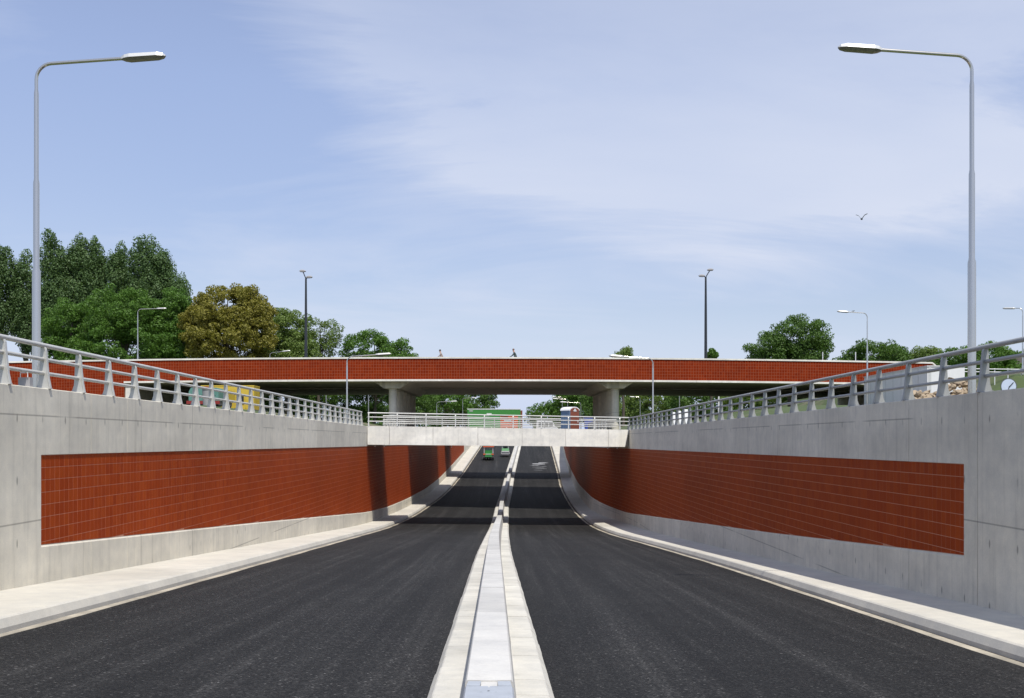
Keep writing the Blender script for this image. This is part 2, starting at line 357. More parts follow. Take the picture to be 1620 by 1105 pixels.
# road sheet
mb = MB()
st = list(np.arange(-60, 300, 1.5)) + list(np.arange(300, 415, 6))
def rp(y):
    a, c = XL(y) - 0.02, XR(y) + 0.02; return [(a + (c - a) * k / 10, zroad(a + (c - a) * k / 10, y)) for k in range(11)]
mb.sweep(st, rp, closed=False); tag(mb.build('road', M_ASPH), kind='structure', label='dark new asphalt road dipping under the bridges')
# gutters (concrete edging strip, dirty channel) and walkways with kerb face
for side, nm in ((-1, 'left'), (1, 'right')):
    X = XL if side < 0 else XR; W = WL if side < 0 else WR
    mb = MB()
    def gp(y, X=X, s=side):
        x = X(y); z = zroad(x, y); w = 0.015 * math.sin(y * 3.1) + 0.012 * math.sin(y * 7.7)
        return [(x + s * (-.03 + w), z - .05), (x + s * (-.03 + w), z + .006), (x + s * .13, z + .016), (x + s * .15, z - .05)]
    def gp2(y, X=X, s=side):
        x = X(y); z = zroad(x, y); return [(x + s * .148, z - .045), (x + s * .24, z - .05), (x + s * .36, z - .04)]
    m2 = MB(); m2.sweep(st, gp2, closed=False); tag(m2.build('drain_channel', M_DIRT), kind='structure', label='dirty drainage channel between kerb and gutter strip, %s side' % nm)
    mb.sweep(st, gp, closed=False); tag(mb.build('gutter', M_GUT), kind='structure', label='stained concrete gutter along the %s edge of the road' % nm)
    mb = MB()
    stn = []
    root = None
    def kp(y, X=X, W=W, s=side):
        x = X(y); z = walkz(s, y)
        return [(x + s * .34, z - .40), (x + s * .345, z - .17), (x + s * .41, z - .03), (x + s * .45, z - .004), (x + s * .49, z), (W(y) + s * .02, z + .015), (W(y) + s * .02, z - .4)]
    me_ = MB(); me_.sweep(st, kp, closed=True)
    o = me_.build('walkway', M_WALK); fixn(o); tag(o, kind='structure', label='pale concrete walkway with raised kerb along the %s wall' % nm)

# ------------------------------------------------------------------ terrain
def sm(t): t = max(0., min(1., t)); return t * t * (3 - 2 * t)
def gz(x, y):
    z = 0.72 + 2.2 * sm((abs(x) - 13) / 11) * sm((y - 50) / 40)
    if x > 0: z += 3.9 * sm((x - 40) / 9) * sm((y - 88) / 16)
    else: z += 3.2 * sm((-x - 42) / 6) * sm((y - 106) / 5)
    z += 0.8 * sm((abs(x) - 45) / 60) * math.sin(x * .07) * sm((y - 150) / 60)
    return z
gY = list(np.arange(-60, 290, 4.0)) + [290, 300, 320, 350, 400, 500, 700, 1200, 2500, 6000]
offs = [0, .6, 2, 4, 7, 10, 14, 18, 22, 27, 32, 38, 42, 46, 52, 60, 80, 120, 200, 400, 900, 2500]
mb = MB(); nX = len(offs)
for y in gY:
    yy = min(y, 414)
    for o_ in reversed(offs):
        x = WL(yy) - .42 - o_; mb.v.append((x, y, gz(x, y)))
    for o_ in offs:
        x = WR(yy) + .42 + o_; mb.v.append((x, y, gz(x, y)))
n2_ = 2 * nX
for i in range(len(gY) - 1):
    for k in range(n2_ - 1):
        if k == nX - 1 and gY[i] < 290: continue
        b = i * n2_ + k; mb.face(b, b + 1, b + n2_ + 1, b + n2_)
b = len(mb.v)   # the ground behind the camera
mb.v += [(-2500, -60, .72), (2500, -60, .72), (2500, -1500, .72), (-2500, -1500, .72)]; mb.face(b, b + 1, b + 2, b + 3)
tag(mb.build('ground', M_GROUND), kind='structure', label='grassy and earthy ground beside the sunken road')

# ------------------------------------------------------------------ retaining walls with tiled recess
def tile_box(m, P, nrm, z0, z1, z2, z3, th):
    # P: two (x, y) bottom-plan points ; z0,z1 bottoms ; z2,z3 tops ; th: thickness along nrm
    (xa, ya), (xb, yb) = P; nx, ny = nrm
    c = [(xa, ya, z0), (xb, yb, z1), (xb, yb, z3), (xa, ya, z2)]
    f = [(x + nx * th, y + ny * th, z) for x, y, z in c]; b = len(m.v); m.v += c + f
    m.face(b + 4, b + 5, b + 6, b + 7)
    for i in range(4):
        j = (i + 1) % 4; m.face(b + i, b + j, b + 4 + j, b + 4 + i)
REC, BED, TTH = 0.048, 0.020, 0.004
def wall(side, y_start, y_joints, p0, p1, label, rows_z0, pitch_z, name='retaining_wall', nth_parts=300, rot=None):
    W = WL if side < 0 else WR; T = TL if side < 0 else TR; PT = PTL if side < 0 else PTR; PB = PBL if side < 0 else PBR
    s = side; root = empty(name, label, 'wall', (W(y_start), y_start, walkz(s, y_start)))
    ox, oy, oz = root.location
    def prof_rec(y):
        x = W(y); zb = walkz(s, y) - .25; pb = PB(y); pt = max(PT(y), pb + .02); zt = T(y)
        return [(x, zb), (x, pb - .05), (x + s * REC, pb + .012), (x + s * REC, pt), (x, pt), (x, zt - .015), (x + s * .015, zt), (x + s * .42, zt), (x + s * .42, zb)]
    def prof_full(y):
        x = W(y); zb = walkz(s, y) - .25; pb = PB(y); pt = max(PT(y), pb + .02); zt = T(y)
        return [(x, zb), (x, zb + .2), (x, zb + .3), (x, zb + .4), (x, zt - .1), (x, zt - .015), (x + s * .015, zt), (x + s * .42, zt), (x + s * .42, zb)]
    js = sorted(set([y_start] + y_joints + [p0, p1]))
    for a, c in zip(js[:-1], js[1:]):
        inside = a >= p0 - .01 and c <= p1 + .01
        cont_end = (abs(c - p0) < .01) or (abs(c - p1) < .01)
        g0 = .0 if (abs(a - p0) < .01 or abs(a - p1) < .01) else .012
        g1 = .0 if cont_end else .012
        if a == y_start: g0 = 0
        n = max(2, int((c - a) / 1.5) + 1); m = MB()
        m.sweep(list(np.linspace(a + g0, c - g1, n)), prof_rec if inside else prof_full)
        m.v = [(x - ox, y - oy, z - oz) for x, y, z in m.v]
        o = m.build('wall_panel', M_WALL, root); fixn(o)
    # dark joint filler behind the gaps
    m = MB(); m.sweep(list(np.linspace(y_start + .05, max(js) - .05, int((max(js) - y_start) / 1.5))), lambda y: [(W(y) + s * .10, walkz(s, y) - .2), (W(y) + s * .10, T(y) - .04), (W(y) + s * .38, T(y) - .04), (W(y) + s * .38, walkz(s, y) - .2)])
    m.v = [(x - ox, y - oy, z - oz) for x, y, z in m.v]; fixn(m.build('joint_filler', M_GAP, root))
    # mortar bed
    m = MB(); m.sweep(list(np.linspace(p0, p1, int((p1 - p0) / 1.3))), lambda y: [(W(y) + s * (REC + .01), PB(y) + .004), (W(y) + s * (REC - BED), PB(y) + .004), (W(y) + s * (REC - BED), max(PT(y), PB(y) + .02) - .003), (W(y) + s * (REC + .01), max(PT(y), PB(y) + .02) - .003)])
    m.v = [(x - ox, y - oy, z - oz) for x, y, z in m.v]; fixn(m.build('mortar_bed', M_GROUT, root))
    # tiles
    pw = .262; gp_ = .016; joined = MB(); count = 0; shared = {}
    y = p0 + .008
    while y + .06 < p1:
        ya, yb = y + gp_ / 2, min(y + pw, p1 - .002) - gp_ / 2; xa, xb = W(ya) + s * (REC - BED), W(yb) + s * (REC - BED)
        d = Vector((xb - xa, yb - ya)).normalized(); nr = (-s * d.y, s * d.x)
        pta, ptb, pba, pbb = PT(ya) - .008, PT(yb) - .008, PB(ya) + .012, PB(yb) + .012
        k = -2
        while True:
            zt = rows_z0 + pitch_z * (-k) - .0075; zl = rows_z0 + pitch_z * (-k - 1) + .0075; k += 1
            if zt < min(pba, pbb): break
            ta, tb = min(zt, pta), min(zt, ptb); la, lb = max(zl, pba), max(zl, pbb)
            if min(ta - la, tb - lb) < .03: continue
            if count < nth_parts:
                full = (abs(yb - ya - pw + gp_) < 1e-6 and ta == zt and tb == zt and la == zl and lb == zl and abs(xb - xa) < 1e-6)
                if full:
                    if 'q' not in shared:
                        m = MB(); tile_box(m, ((0, 0), (0, yb - ya)), nr, 0, 0, zt - zl, zt - zl, TTH); shared['q'] = m.mesh('tile', M_TILE)
                        bm = bmesh.new(); bm.from_mesh(shared['q']); 
                        if s > 0: bmesh.ops.reverse_faces(bm, faces=bm.faces)
                        bm.to_mesh(shared['q']); bm.free()
                    me = shared['q']; o = link('tile', me, root, (xa - ox, ya - oy, zl - oz))
                else:
                    m = MB(); tile_box(m, ((0, 0), (xb - xa, yb - ya)), nr, la - zl, lb - zl, ta - zl, tb - zl, TTH)
                    o = m.build('tile', M_TILE, root, loc=(xa - ox, ya - oy, zl - oz))
                # laid by hand: a hair out of plane
                o.rotation_euler = (0, 0, random.uniform(-.0035, .0035))
                count += 1
            else:
                j = random.uniform(-.0008, .0008)
                tile_box(joined, ((xa - ox, ya - oy), (xb - ox, yb - oy)), nr, la - oz, lb - oz, ta - oz, tb - oz, TTH + j)
        y += pw
    if joined.v: tag(joined.build('tile', M_TILE, root), kind='stuff')
    return root
rwl = wall(-1, -58, [-30, -5, 15.5, 26.9, 29.5, 41, 52.5, 59, 70], 24.0, 80.34, 'long sunlit concrete wall with orange-red tiled recess, left of the road before the low bridge', -.62, .281)
rwr = wall(1, -58, [-30, -8, 13, 23.4, 27.4, 40.4, 52, 63.5, 77], 24.1, 90.34, 'long shaded concrete wall with dark red tiled recess, right of the road before the low bridge', -.833, .288)
rwl2 = wall(-1, 80.35, [91, 108, 140, 170, 225, 262, 288], 80.35, 206, 'curving left wall with sun and shadow stripes on red tiles beneath and beyond the bridges', -.62, .281, nth_parts=0)
rwr2 = wall(1, 90.35, [101, 115, 140, 170, 225, 262, 288], 90.35, 214, 'curving right wall in deep shade beneath and beyond the bridges', -.833, .288, nth_parts=0)

# ------------------------------------------------------------------ median barrier
mroot = empty('median_barrier', 'pale concrete median barrier with low kerb stones on both sides, splitting the road', 'barrier', (XM(10), 10, ZC(10)))
ox, oy, oz = mroot.location
def addpart(m, name, mat, root, **kw):
    o_ = root.location; m.v = [(x - o_[0], y - o_[1], z - o_[2]) for x, y, z in m.v]; return m.build(name, mat, root, **kw)
def kerbprof(y, s):
    c = XM(y); z = zroad(c, y); a = .75
    return [(c + s * a, z - .1), (c + s * a, z + .01), (c + s * (a - .085), z + .12), (c + s * (a - .105), z + .13), (c + s * (.262 if s < 0 else .285), z + .135), (c + s * (.262 if s < 0 else .285), z - .1)]
yy = 1.0; stones = []
while yy < 62: stones.append((yy, yy + 1.0)); yy += 1.0
for s in (-1, 1):
    for a, c in stones:
        m = MB(); j = random.uniform(-.006, .006); jz = random.uniform(-.004, .006)
        m.sweep([a + .004, c - .004], lambda y: [(x + j, z + jz) for x, z in kerbprof(y, s)]); fixn(addpart(m, 'kerb_stone', M_KERB, mroot))
    m = MB(); m.sweep(list(np.arange(62, 300, 1.5)), lambda y: kerbprof(y, s)); fixn(addpart(m, 'kerb_strip', M_KERB, mroot))
    m = MB(); m.sweep(list(np.arange(-40, 1.01, 1.0)), lambda y: kerbprof(y, s)); fixn(addpart(m, 'kerb_strip', M_KERB, mroot))
BY0 = 9.05
def barprof(y):
    c = XM(y); z = zroad(c, y); h = .80
    return [(c - .245, z - .1), (c - .235, z + .20), (c - .205, z + h - .02), (c - .19, z + h), (c + .19, z + h), (c + .205, z + h - .02), (c + .27, z + .30), (c + .31, z - .1)]
y = BY0; k = 0
while y < 60:
    ln = random.choice((1.0, 1.0, 1.5, 2.0)); m = MB(); jz = random.uniform(-.003, .003)
    m.sweep([y + .003, y + ln - .003], lambda q: [(x, z + jz) for x, z in barprof(q)]); fixn(addpart(m, 'barrier_block', M_BARR, mroot)); y += ln
m = MB(); m.sweep(list(np.arange(y, 300, 1.5)), barprof); fixn(addpart(m, 'barrier_run', M_BARR, mroot))
# steel end piece nearest the camera: two plates with a seam and a concrete notch between
def endprof(y, dz=-.012):
    return [(x, z + (dz if z > zroad(0, y) + .5 else 0)) for x, z in barprof(y)]
m = MB(); m.sweep([-40, 6.0, 8.15], endprof); fixn(addpart(m, 'steel_end_piece', M_STEELB, mroot))
m = MB(); m.sweep([8.158, 8.85], endprof); fixn(addpart(m, 'steel_end_piece', M_STEELB, mroot))
for (a, c) in ((-.19, -.075), (.075, .19)):
    m = MB(); xm = XM(8.9); zt = zroad(xm, 8.9) + .80
    m.hexa([(xm + a, 8.858, zt - .7), (xm + c, 8.858, zt - .7), (xm + c, 9.045, zt - .7), (xm + a, 9.045, zt - .7), (xm + a, 8.858, zt - .008), (xm + c, 8.858, zt - .008), (xm + c * .94, 9.045, zt - .012), (xm + a * .94, 9.045, zt - .012)])
    fixn(addpart(m, 'steel_lug', M_STEELB, mroot))
m = MB(); m.box(xm - .07, xm + .07, 8.86, 9.05, zt - .7, zt - .02); m.box(xm - .006, xm + .006, 8.0, 8.84, zt - .03, zt - .006)
m.box(xm - .19, xm + .19, 8.149, 8.159, zt - .1, zt - .007)
fixn(addpart(m, 'mortar_plug', M_BARR, mroot))
for q in range(8):
    a_ = q * math.pi / 4; m = MB(); cx, cy = xm + .085 * math.cos(a_), 8.45 + .17 * math.sin(a_); m.tube([(cx, cy, zt - .05), (cx, cy, zt + .006)], .011, 6)
    addpart(m, 'bolt', M_GREYD, mroot)

# ------------------------------------------------------------------ railings
def post_mesh(h=1.0):
    # T-shaped tapered plate, road side towards +x, base at z=0
    m = MB()
    road = [(.17, 0), (.125, .22), (.095, .5), (.06, h - .10), (.03, h - .035), (-.01, h - .03)]
    back = [(-.045, h - .06), (-.06, h - .2), (-.075, .45), (-.095, .18), (-.14, .05), (-.15, 0)]
    m.prism(road + back, -.018, .018)
    for i in range(len(road) - 2):   # flange along the road-side edge
        (x0, z0), (x1, z1) = road[i], road[i + 1]
        m.hexa([(x0 - .006, -.042, z0), (x0 + .016, -.042, z0), (x0 + .016, .042, z0), (x0 - .006, .042, z0), (x1 - .006, -.042, z1), (x1 + .016, -.042, z1), (x1 + .016, .042, z1), (x1 - .006, .042, z1)])
    m.box(-.17, .19, -.06, .06, 0, .018)
    for bx in (-.14, .16):
        for by in (-.04, .04): m.tube([(bx, by, .018), (bx, by, .05)], .012, 5)
    me = m.mesh('post', M_RAIL); bm = bmesh.new(); bm.from_mesh(me); bmesh.ops.recalc_face_normals(bm, faces=bm.faces); bm.to_mesh(me); bm.free(); return me
POST = post_mesh()
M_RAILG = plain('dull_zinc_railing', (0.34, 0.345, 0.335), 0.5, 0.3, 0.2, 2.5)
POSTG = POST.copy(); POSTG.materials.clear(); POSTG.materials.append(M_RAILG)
def railing(pts, pos_list, label, side_sign=1, rz_extra=0.0, group=None, rr=(.056, .044, .044), dull=False):
    # pts: function t -> (x, y, z at base) for rail line; pos_list: ts of posts
    x0, y0, z0 = pts(pos_list[0]); root = empty('railing', label, 'railing', (x0, y0, z0), group=group)
    for t in pos_list:
        x, y, z = pts(t); a = pts(t + .05); d = math.atan2(a[1] - y, a[0] - x)
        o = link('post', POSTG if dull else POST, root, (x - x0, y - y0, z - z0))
        o.rotation_euler = (random.uniform(-.006, .006), random.uniform(-.006, .006), (d - math.pi / 2) if side_sign > 0 else (d + math.pi / 2))
    lo, hi = min(pos_list) - .5, max(pos_list) + .5
    for hgt, r in zip((1.0, .68, .36), rr):
        m = MB(); ts = np.linspace(lo, hi, max(2, int((hi - lo) / 2.0)))
        m.tube([(pts(t)[0] - x0, pts(t)[1] - y0, pts(t)[2] - z0 + hgt) for t in ts], r, 10)
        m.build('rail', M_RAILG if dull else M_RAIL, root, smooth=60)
    return root
# local +x of the post must face the road
pl = [22.47 + 1.985 * k for k in range(-17, 30)]
railing(lambda t: (WL(t) - .15, t, TL(t)), [p for p in pl if p < 80], 'long pale tubular railing on top of the sunlit left wall', 1)
pr = [21.15 + 2.2 * k for k in range(-15, 32)]
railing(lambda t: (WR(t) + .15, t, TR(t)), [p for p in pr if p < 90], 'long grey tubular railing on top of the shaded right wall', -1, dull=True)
railing(lambda t: (WL(t) - .15, t, TL(t)), [93.5 + 2 * k for k in range(10)], 'short pale railing on the left wall between low bridge and red bridge', 1)
railing(lambda t: (WR(t) + .15, t, TR(t)), [102 + 2.2 * k for k in range(8)], 'short pale railing on the right wall between low bridge and red bridge', -1)

# ------------------------------------------------------------------ low bridges
def low_bridge(A, B, depth, zt0, zb0, zt1, zb1, label, panels, far=False):
    ax, ay = A; bx, by = B; root = empty('low_bridge', label, 'bridge', (ax, ay, zb0))
    def at(t, off=0): return ax + (bx - ax) * t, ay + (by - ay) * t + off
    def zz(t): return zt0 + (zt1 - zt0) * t, zb0 + (zb1 - zb0) * t
    ts = panels
    for face, y0, y1 in (('front', 0, .35), ('rear', depth - .35, depth)):
        for a, c in zip(ts[:-1], ts[1:]):
            g = .0005 if not far else .0003; P = []
            a2, c2 = a + g, c - g
            bev = .30 / (bx - ax) if c == ts[-1] else 0
            for zi in (1, 0):
                for (t, o_) in ((a2, y0), (c2 - (bev if zi == 1 else 0), y0), (c2 - (bev if zi == 1 else 0), y1), (a2, y1)):
                    x, y = at(t, o_); z = zz(t)[zi]; P.append((x, y, z))
            m = MB(); m.hexa(P); fixn(addpart(m, 'fascia_panel', M_FASCIA, root))
    P = []
    for dz in (1, 0):
        for t, o_ in ((0, .35), (1, .35), (1, depth - .35), (0, depth - .35)):
            x, y = at(t, o_); zt, zb = zz(t); P.append((x, y, zb + .04 if dz else zt - .42))
    P2 = []
    ext = .012
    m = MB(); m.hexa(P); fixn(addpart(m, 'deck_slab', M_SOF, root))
    m = MB()
    for t, o_ in ((0, .35), (1, .35), (1, depth - .35), (0, depth - .35)):
        x, y = at(t, o_); m.v.append((x, y, zz(t)[0] - .415))
    m.face(0, 1, 2, 3); addpart(m, 'deck_asphalt', M_ASPH, root)
    # drip pipes under the deck
    for t, o_ in ((.022, .8), (.055, .8), (.915, .8), (.955, .8), (.30, .7), (.66, .7)):
        x, y = at(t, o_); zb = zz(t)[1]; m = MB(); m.tube([(x, y, zb + .05), (x, y, zb - .17)], .045, 8); addpart(m, 'drip_pipe', M_WHITE, root)
    return root, at, zz
A1, B1 = (-10.48, 80.45), (10.25, 88.3)
def tx(px):   # panel joint seen at photo column px on the front fascia
    ax, ay = A1; bx, by = B1; k = (px - 800) / F; return (k * ay - ax) / ((bx - ax) - k * (by - ay))
lb1, at1, zz1 = low_bridge(A1, B1, 10.4, 1.09, -.325, .885, -.545, 'low pale concrete bridge crossing the sunken road, nearest of the bridges', [0, tx(616), tx(685), tx(756), tx(826), tx(895), tx(963), 1.0])
A2, B2 = (-9.35, 156.5), (9.7, 156.5)
lb2, at2, zz2 = low_bridge(A2, B2, 10.0, 1.0, -.42, .95, -.45, 'second low concrete bridge, behind the red bridge and half hidden by the first', [0, .2, .4, .6, .8, 1.0], far=True)
def brail(at, zz, off, ts, label, sgn):
    def f(t): x, y = at(t, off); return (x, y, zz(t)[0])
    x0, y0, z0 = f(ts[0]); root = empty('railing', label, 'railing', (x0, y0, z0))
    for t in ts:
        x, y, z = f(t); o = link('post', POST, root, (x - x0, y - y0, z - z0)); o.rotation_euler = (0, 0, -math.pi / 2 * sgn)
    for hgt, r in ((1.0, .054), (.68, .042), (.36, .042)):
        m = MB(); m.tube([(f(t)[0] - x0, f(t)[1] - y0, f(t)[2] - z0 + hgt) for t in (0.0, 1.0)], r, 10); m.build('rail', M_RAIL, root, smooth=60)
brail(at1, zz1, .17, [tx(p) for p in (583, 628.3, 673.9, 720.5, 766.3, 811.8, 856.5, 899.5, 941, 980.8)], 'white tubular railing along the near edge of the low bridge', 1)
brail(at1, zz1, 10.2, [.02 + .1093 * k for k in range(9)], 'white tubular railing along the far edge of the low bridge', -1)
brail(at2, zz2, .17, [.03 + .117 * k for k in range(9)], 'white railing along the second low bridge, seen through nearer railings', 1)

# ------------------------------------------------------------------ the big red bridge
br = empty('red_bridge', 'wide road bridge with long red tiled parapet and white coping, crossing above everything', 'bridge', (0, 109, 0))
YF, YB = 109.0, 140.0
def ztop(x): return 8.56 - 2.2e-4 * (x + 5.5) ** 2
def zbot(x): return 6.10 - 1.9e-4 * (x + 6) ** 2
XA, XB, XAB = -95.0, 43.8, -39.2
xs = list(np.linspace(XAB, XB, 43)); xsl = list(np.linspace(XA, XAB, 19))
def strip(name, mat, xs, y0, y1, f0, f1, seglen=None, part=br):
    m = MB(); b = 0
    for x in xs: m.v += [(x, y0, f0(x)), (x, y1, f0(x)), (x, y1, f1(x)), (x, y0, f1(x))]
    for i in range(len(xs) - 1):
        for k in range(4):
            k2 = (k + 1) % 4; m.face(i * 4 + k, i * 4 + k2, i * 4 + 4 + k2, i * 4 + 4 + k)
    m.face(3, 2, 1, 0); e = (len(xs) - 1) * 4; m.face(e, e + 1, e + 2, e + 3)
    return fixn(addpart(m, name, mat, part))
low = lambda x: 1.5
strip('parapet', M_GROUTB, xs, YF + .03, YF + .35, lambda x: zbot(x) + .17, lambda x: ztop(x) - .16)
strip('parapet', M_GROUTB, xsl, YF + .03, YF + .35, low, lambda x: ztop(x) - .16)
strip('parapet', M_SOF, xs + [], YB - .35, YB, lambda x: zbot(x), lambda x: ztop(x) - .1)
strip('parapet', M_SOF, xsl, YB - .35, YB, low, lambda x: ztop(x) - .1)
# coping in 4 m lengths
xc = XA
while xc < XB - .1:
    x2 = min(xc + 4.2, XB); strip('coping', M_FASCIA, [xc + .006, (xc + x2) / 2, x2 - .006], YF - .05, YF + .42, lambda x: ztop(x) - .16, lambda x: ztop(x)); xc = x2
xc = XAB
while xc < XB - .1:
    x2 = min(xc + 4.2, XB); strip('hem_course', M_FASCIA, [xc + .006, (xc + x2) / 2, x2 - .006], YF - .05, YF + .38, lambda x: zbot(x) - .02, lambda x: zbot(x) + .17); xc = x2
# sloping white end of the coping
m = MB(); m.hexa([(XB + .006, YF - .05, ztop(XB) - .16), (XB + .9, YF - .05, ztop(XB) - .95), (XB + .9, YF + .42, ztop(XB) - .95), (XB + .006, YF + .42, ztop(XB) - .16), (XB + .006, YF - .05, ztop(XB)), (XB + 1.0, YF - .05, ztop(XB) - .82), (XB + 1.0, YF + .42, ztop(XB) - .82), (XB + .006, YF + .42, ztop(XB))])
fixn(addpart(m, 'coping_end', M_FASCIA, br))
# tiles of the parapet face
joined = MB(); pw, pz, gp_ = .267, .293, .026; cnt = 0
x = XA + .01
while x < XB - .27:
    xa, xb = x + gp_ / 2, x + pw - gp_ / 2
    z = 0; k = 0
    zt_all = ztop((xa + xb) / 2) - .165; zb_all = (zbot((xa + xb) / 2) + .175) if xa > XAB else 3.2
    nrow = int(round((zt_all - (zbot((xa + xb) / 2) + .175)) / pz)); ph = (zt_all - (zbot((xa + xb) / 2) + .175)) / nrow
    zt = zt_all
    while zt - ph > zb_all - .02:
        b = len(joined.v); za, zb_ = zt - ph + gp_ / 2, zt - gp_ / 2; jj = random.uniform(-.001, .001)
        c = [(xa, YF + .03, za), (xb, YF + .03, za), (xb, YF + .03, zb_), (xa, YF + .03, zb_)]
        joined.v += c + [(p[0], YF + .025 + jj, p[2]) for p in c]; joined.face(b + 4, b + 5, b + 6, b + 7)
        for i in range(4):
            j = (i + 1) % 4; joined.face(b + i, b + j, b + 4 + j, b + 4 + i)
        zt -= ph
    x += pw
o = addpart(joined, 'tile', M_TILEB, br); fixn(o); tag(o, kind='stuff')
# deck: cantilever edge, main slab, lower middle slab
strip('deck_edge', M_SOF_LIT, xs, YF + .35, 123.8, lambda x: zbot(x) + .03, lambda x: zbot(x) + 1.55)
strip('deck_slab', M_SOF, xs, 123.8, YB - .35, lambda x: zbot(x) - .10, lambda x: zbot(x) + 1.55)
strip('deck_asphalt', M_ASPH, xs, YF + .42, YB - .36, lambda x: zbot(x) + 1.552, lambda x: zbot(x) + 1.60)
strip('abutment', M_WALL, xsl, YF + .36, YB - .36, low, lambda x: zbot(x) + 1.55)
m = MB(); m.box(XB - .05, XB + 2.2, YF + .5, YB, 1.5, 7.3); fixn(addpart(m, 'abutment', M_WALL, br))
m = MB(); m.box(XAB - .6, XAB + .05, YF - .02, YF + .34, 1.5, zbot(XAB) - .03); 
# pier rows: each pier has a tapered cap beam and a row of round columns
for sx, xc0, xc1 in ((-1, -11.85, -11.35), (1, 11.5, 11.0)):
    m = MB(); zt = zbot(xc0) + .02; zb = 5.42
    def capx(y): return xc0 + (xc1 - xc0) * (y - 110.5) / 26
    y0, y1 = 110.6, 131.5
    for (ya) in (y0, y1):
        c = capx(ya); m.v += [(c - .85, ya, zb), (c + .85, ya, zb), (c + 1.85, ya, zt), (c - 1.85, ya, zt)]
    for k in range(4): m.face(k, (k + 1) % 4, 4 + (k + 1) % 4, 4 + k)
    m.face(3, 2, 1, 0); m.face(4, 5, 6, 7); fixn(addpart(m, 'pier_cap', M_WALL, br))
    for q in range(7):
        y = 111.4 + q * 3.15; c = capx(y); m = MB(); m.tube([(c, y, gz(c, y) - .1), (c, y, zb)], .42, 20); addpart(m, 'column', M_WALL, br, smooth=50)
# small white posts and a little blue sign behind the parapet
for px in (1301.5, 1353.5):
    X = (px - 800) / F * 111; m = MB(); m.tube([(0, 0, 0), (0, 0, 1.9)], .05, 8); m.tube([(0, 0, 1.9), (0, 0, 1.93)], .06, 8)
    tag(m.build('marker_post', M_WHITE, loc=(X, 111, 7.3)), 'thin white post behind the red parapet, %s' % ('left of the pair near the round tree' if px < 1320 else 'right of the pair, beside a small blue sign'), 'post', 'thin white posts behind the red parapet')
sg = empty('road_sign', 'tiny dark blue sign peeping over the red parapet beside a white post', 'sign', (37.3, 112.5, 7.1))
m = MB(); m.tube([(0, 0, 0), (0, 0, 1.4)], .03, 6); m.build('sign_post', M_GREY, sg); m = MB(); m.box(-.28, .28, -.03, 0, .95, 1.35); m.build('sign_plate', M_DBLUE, sg)

# ------------------------------------------------------------------ street lamps
def lamp(x, y, z0, z1, arm, dirx, label, r=.106, group='curved galvanised street lamps', tilt=.07, sc=1.0, rz=0.0, secs=(.43, .71, .905), mat=None):
    mat = mat or M_GALV
    root = empty('street_lamp', label, 'street lamp', (x, y, z0), rz, group); H = z1 - z0; hd = 1.15 * sc; bend = .42 * sc
    m = MB(); P = [(0, 0, 0)]; Rr = [r]; top = H - bend - .03
    zs = [H - (9.05 - z) * sc for z in (3.57, 5.9, 8.25)]; rs = [r, r * .74, r * .56, r * .42]
    for i, zq in enumerate(zs):
        if zq < .4: Rr[-1] = rs[i + 1]; continue
        P += [(0, 0, zq - .02), (0, 0, zq + .10 * sc)]; Rr += [rs[i], rs[i + 1]]
    P.append((0, 0, top)); Rr.append(rs[3] * 1.05)
    m.tube(P, Rr, 14); m.build('pole', mat, root, smooth=50)
    if z0 > -3 and r > .1:
        m = MB(); m.box(-.19, .19, -.19, .19, 0, .03); m.build('base_plate', mat, root)
    m = MB(); pts = [(0, 0, top - .02)]
    for k in range(1, 9):
        a = k / 8 * (math.pi / 2 - tilt); pts.append((dirx * bend * (1 - math.cos(a)), 0, top + bend * math.sin(a)))
    ex = arm - hd; lx, lz = abs(pts[-1][0]), pts[-1][2]
    pts.append((dirx * ex, 0, lz + (ex - lx) * math.tan(tilt))); m.tube(pts, rs[3], 10); m.build('arm', mat, root, smooth=60)
    zE = pts[-1][2]
    # luminaire: faceted boat-shaped housing and a grubby lens below
    h = MB(); L_ = hd; W_ = .15 * sc
    sec = [(0, .04, .05, -.04), (.09, .11, .075, -.07), (.22, W_, .085, -.09), (L_ * .82, W_ * .95, .08, -.085), (L_ * .95, W_ * .6, .055, -.065), (L_, .02, .01, -.03)]
    for (sx, hw, t_, b_) in sec: h.v += [(sx, -hw, -.02 * sc), (sx, -hw * .7, t_ * sc), (sx, hw * .7, t_ * sc), (sx, hw, -.02 * sc)]
    n = len(sec)
    for i in range(n - 1):
        for k in range(3): h.face(i * 4 + k, i * 4 + k + 1, i * 4 + k + 5, i * 4 + k + 4)
        h.face(i * 4 + 3, i * 4, i * 4 + 4, i * 4 + 7)
    h.face(0, 1, 2, 3)
    g = MB()
    for (sx, hw, t_, b_) in sec[:]: g.v += [(sx, -hw * .93, -.022 * sc), (sx, -hw * .6, b_ * sc), (sx, hw * .6, b_ * sc), (sx, hw * .93, -.022 * sc)]
    for i in range(n - 1):
        for k in range(3): g.face(i * 4 + k, i * 4 + k + 1, i * 4 + k + 5, i * 4 + k + 4)
    g.face(0, 1, 2, 3)
    rot = Matrix.Translation((dirx * ex, 0, zE)) @ Matrix.Rotation(-dirx * tilt, 4, 'Y') @ (Matrix.Diagonal((dirx, 1, 1, 1)))
    for mm in (h, g): mm.v = [tuple(rot @ Vector(p)) for p in mm.v]
    ho = h.build('housing', M_LAMPW, root); fixn(ho); go = fixn(g.build('lens', M_LAMPD, root))
    return root
def PX(px, Y): return (px - 800) / F * Y
def PZ(py, Y): return (697 - py) / F * Y
Y1 = 27.83
lamp(PX(57.5, Y1), Y1, .74, PZ(99, Y1), 3.39, 1, 'tallest street lamp on the left, silvery pole rising behind the near railing')
Y2 = 28.0
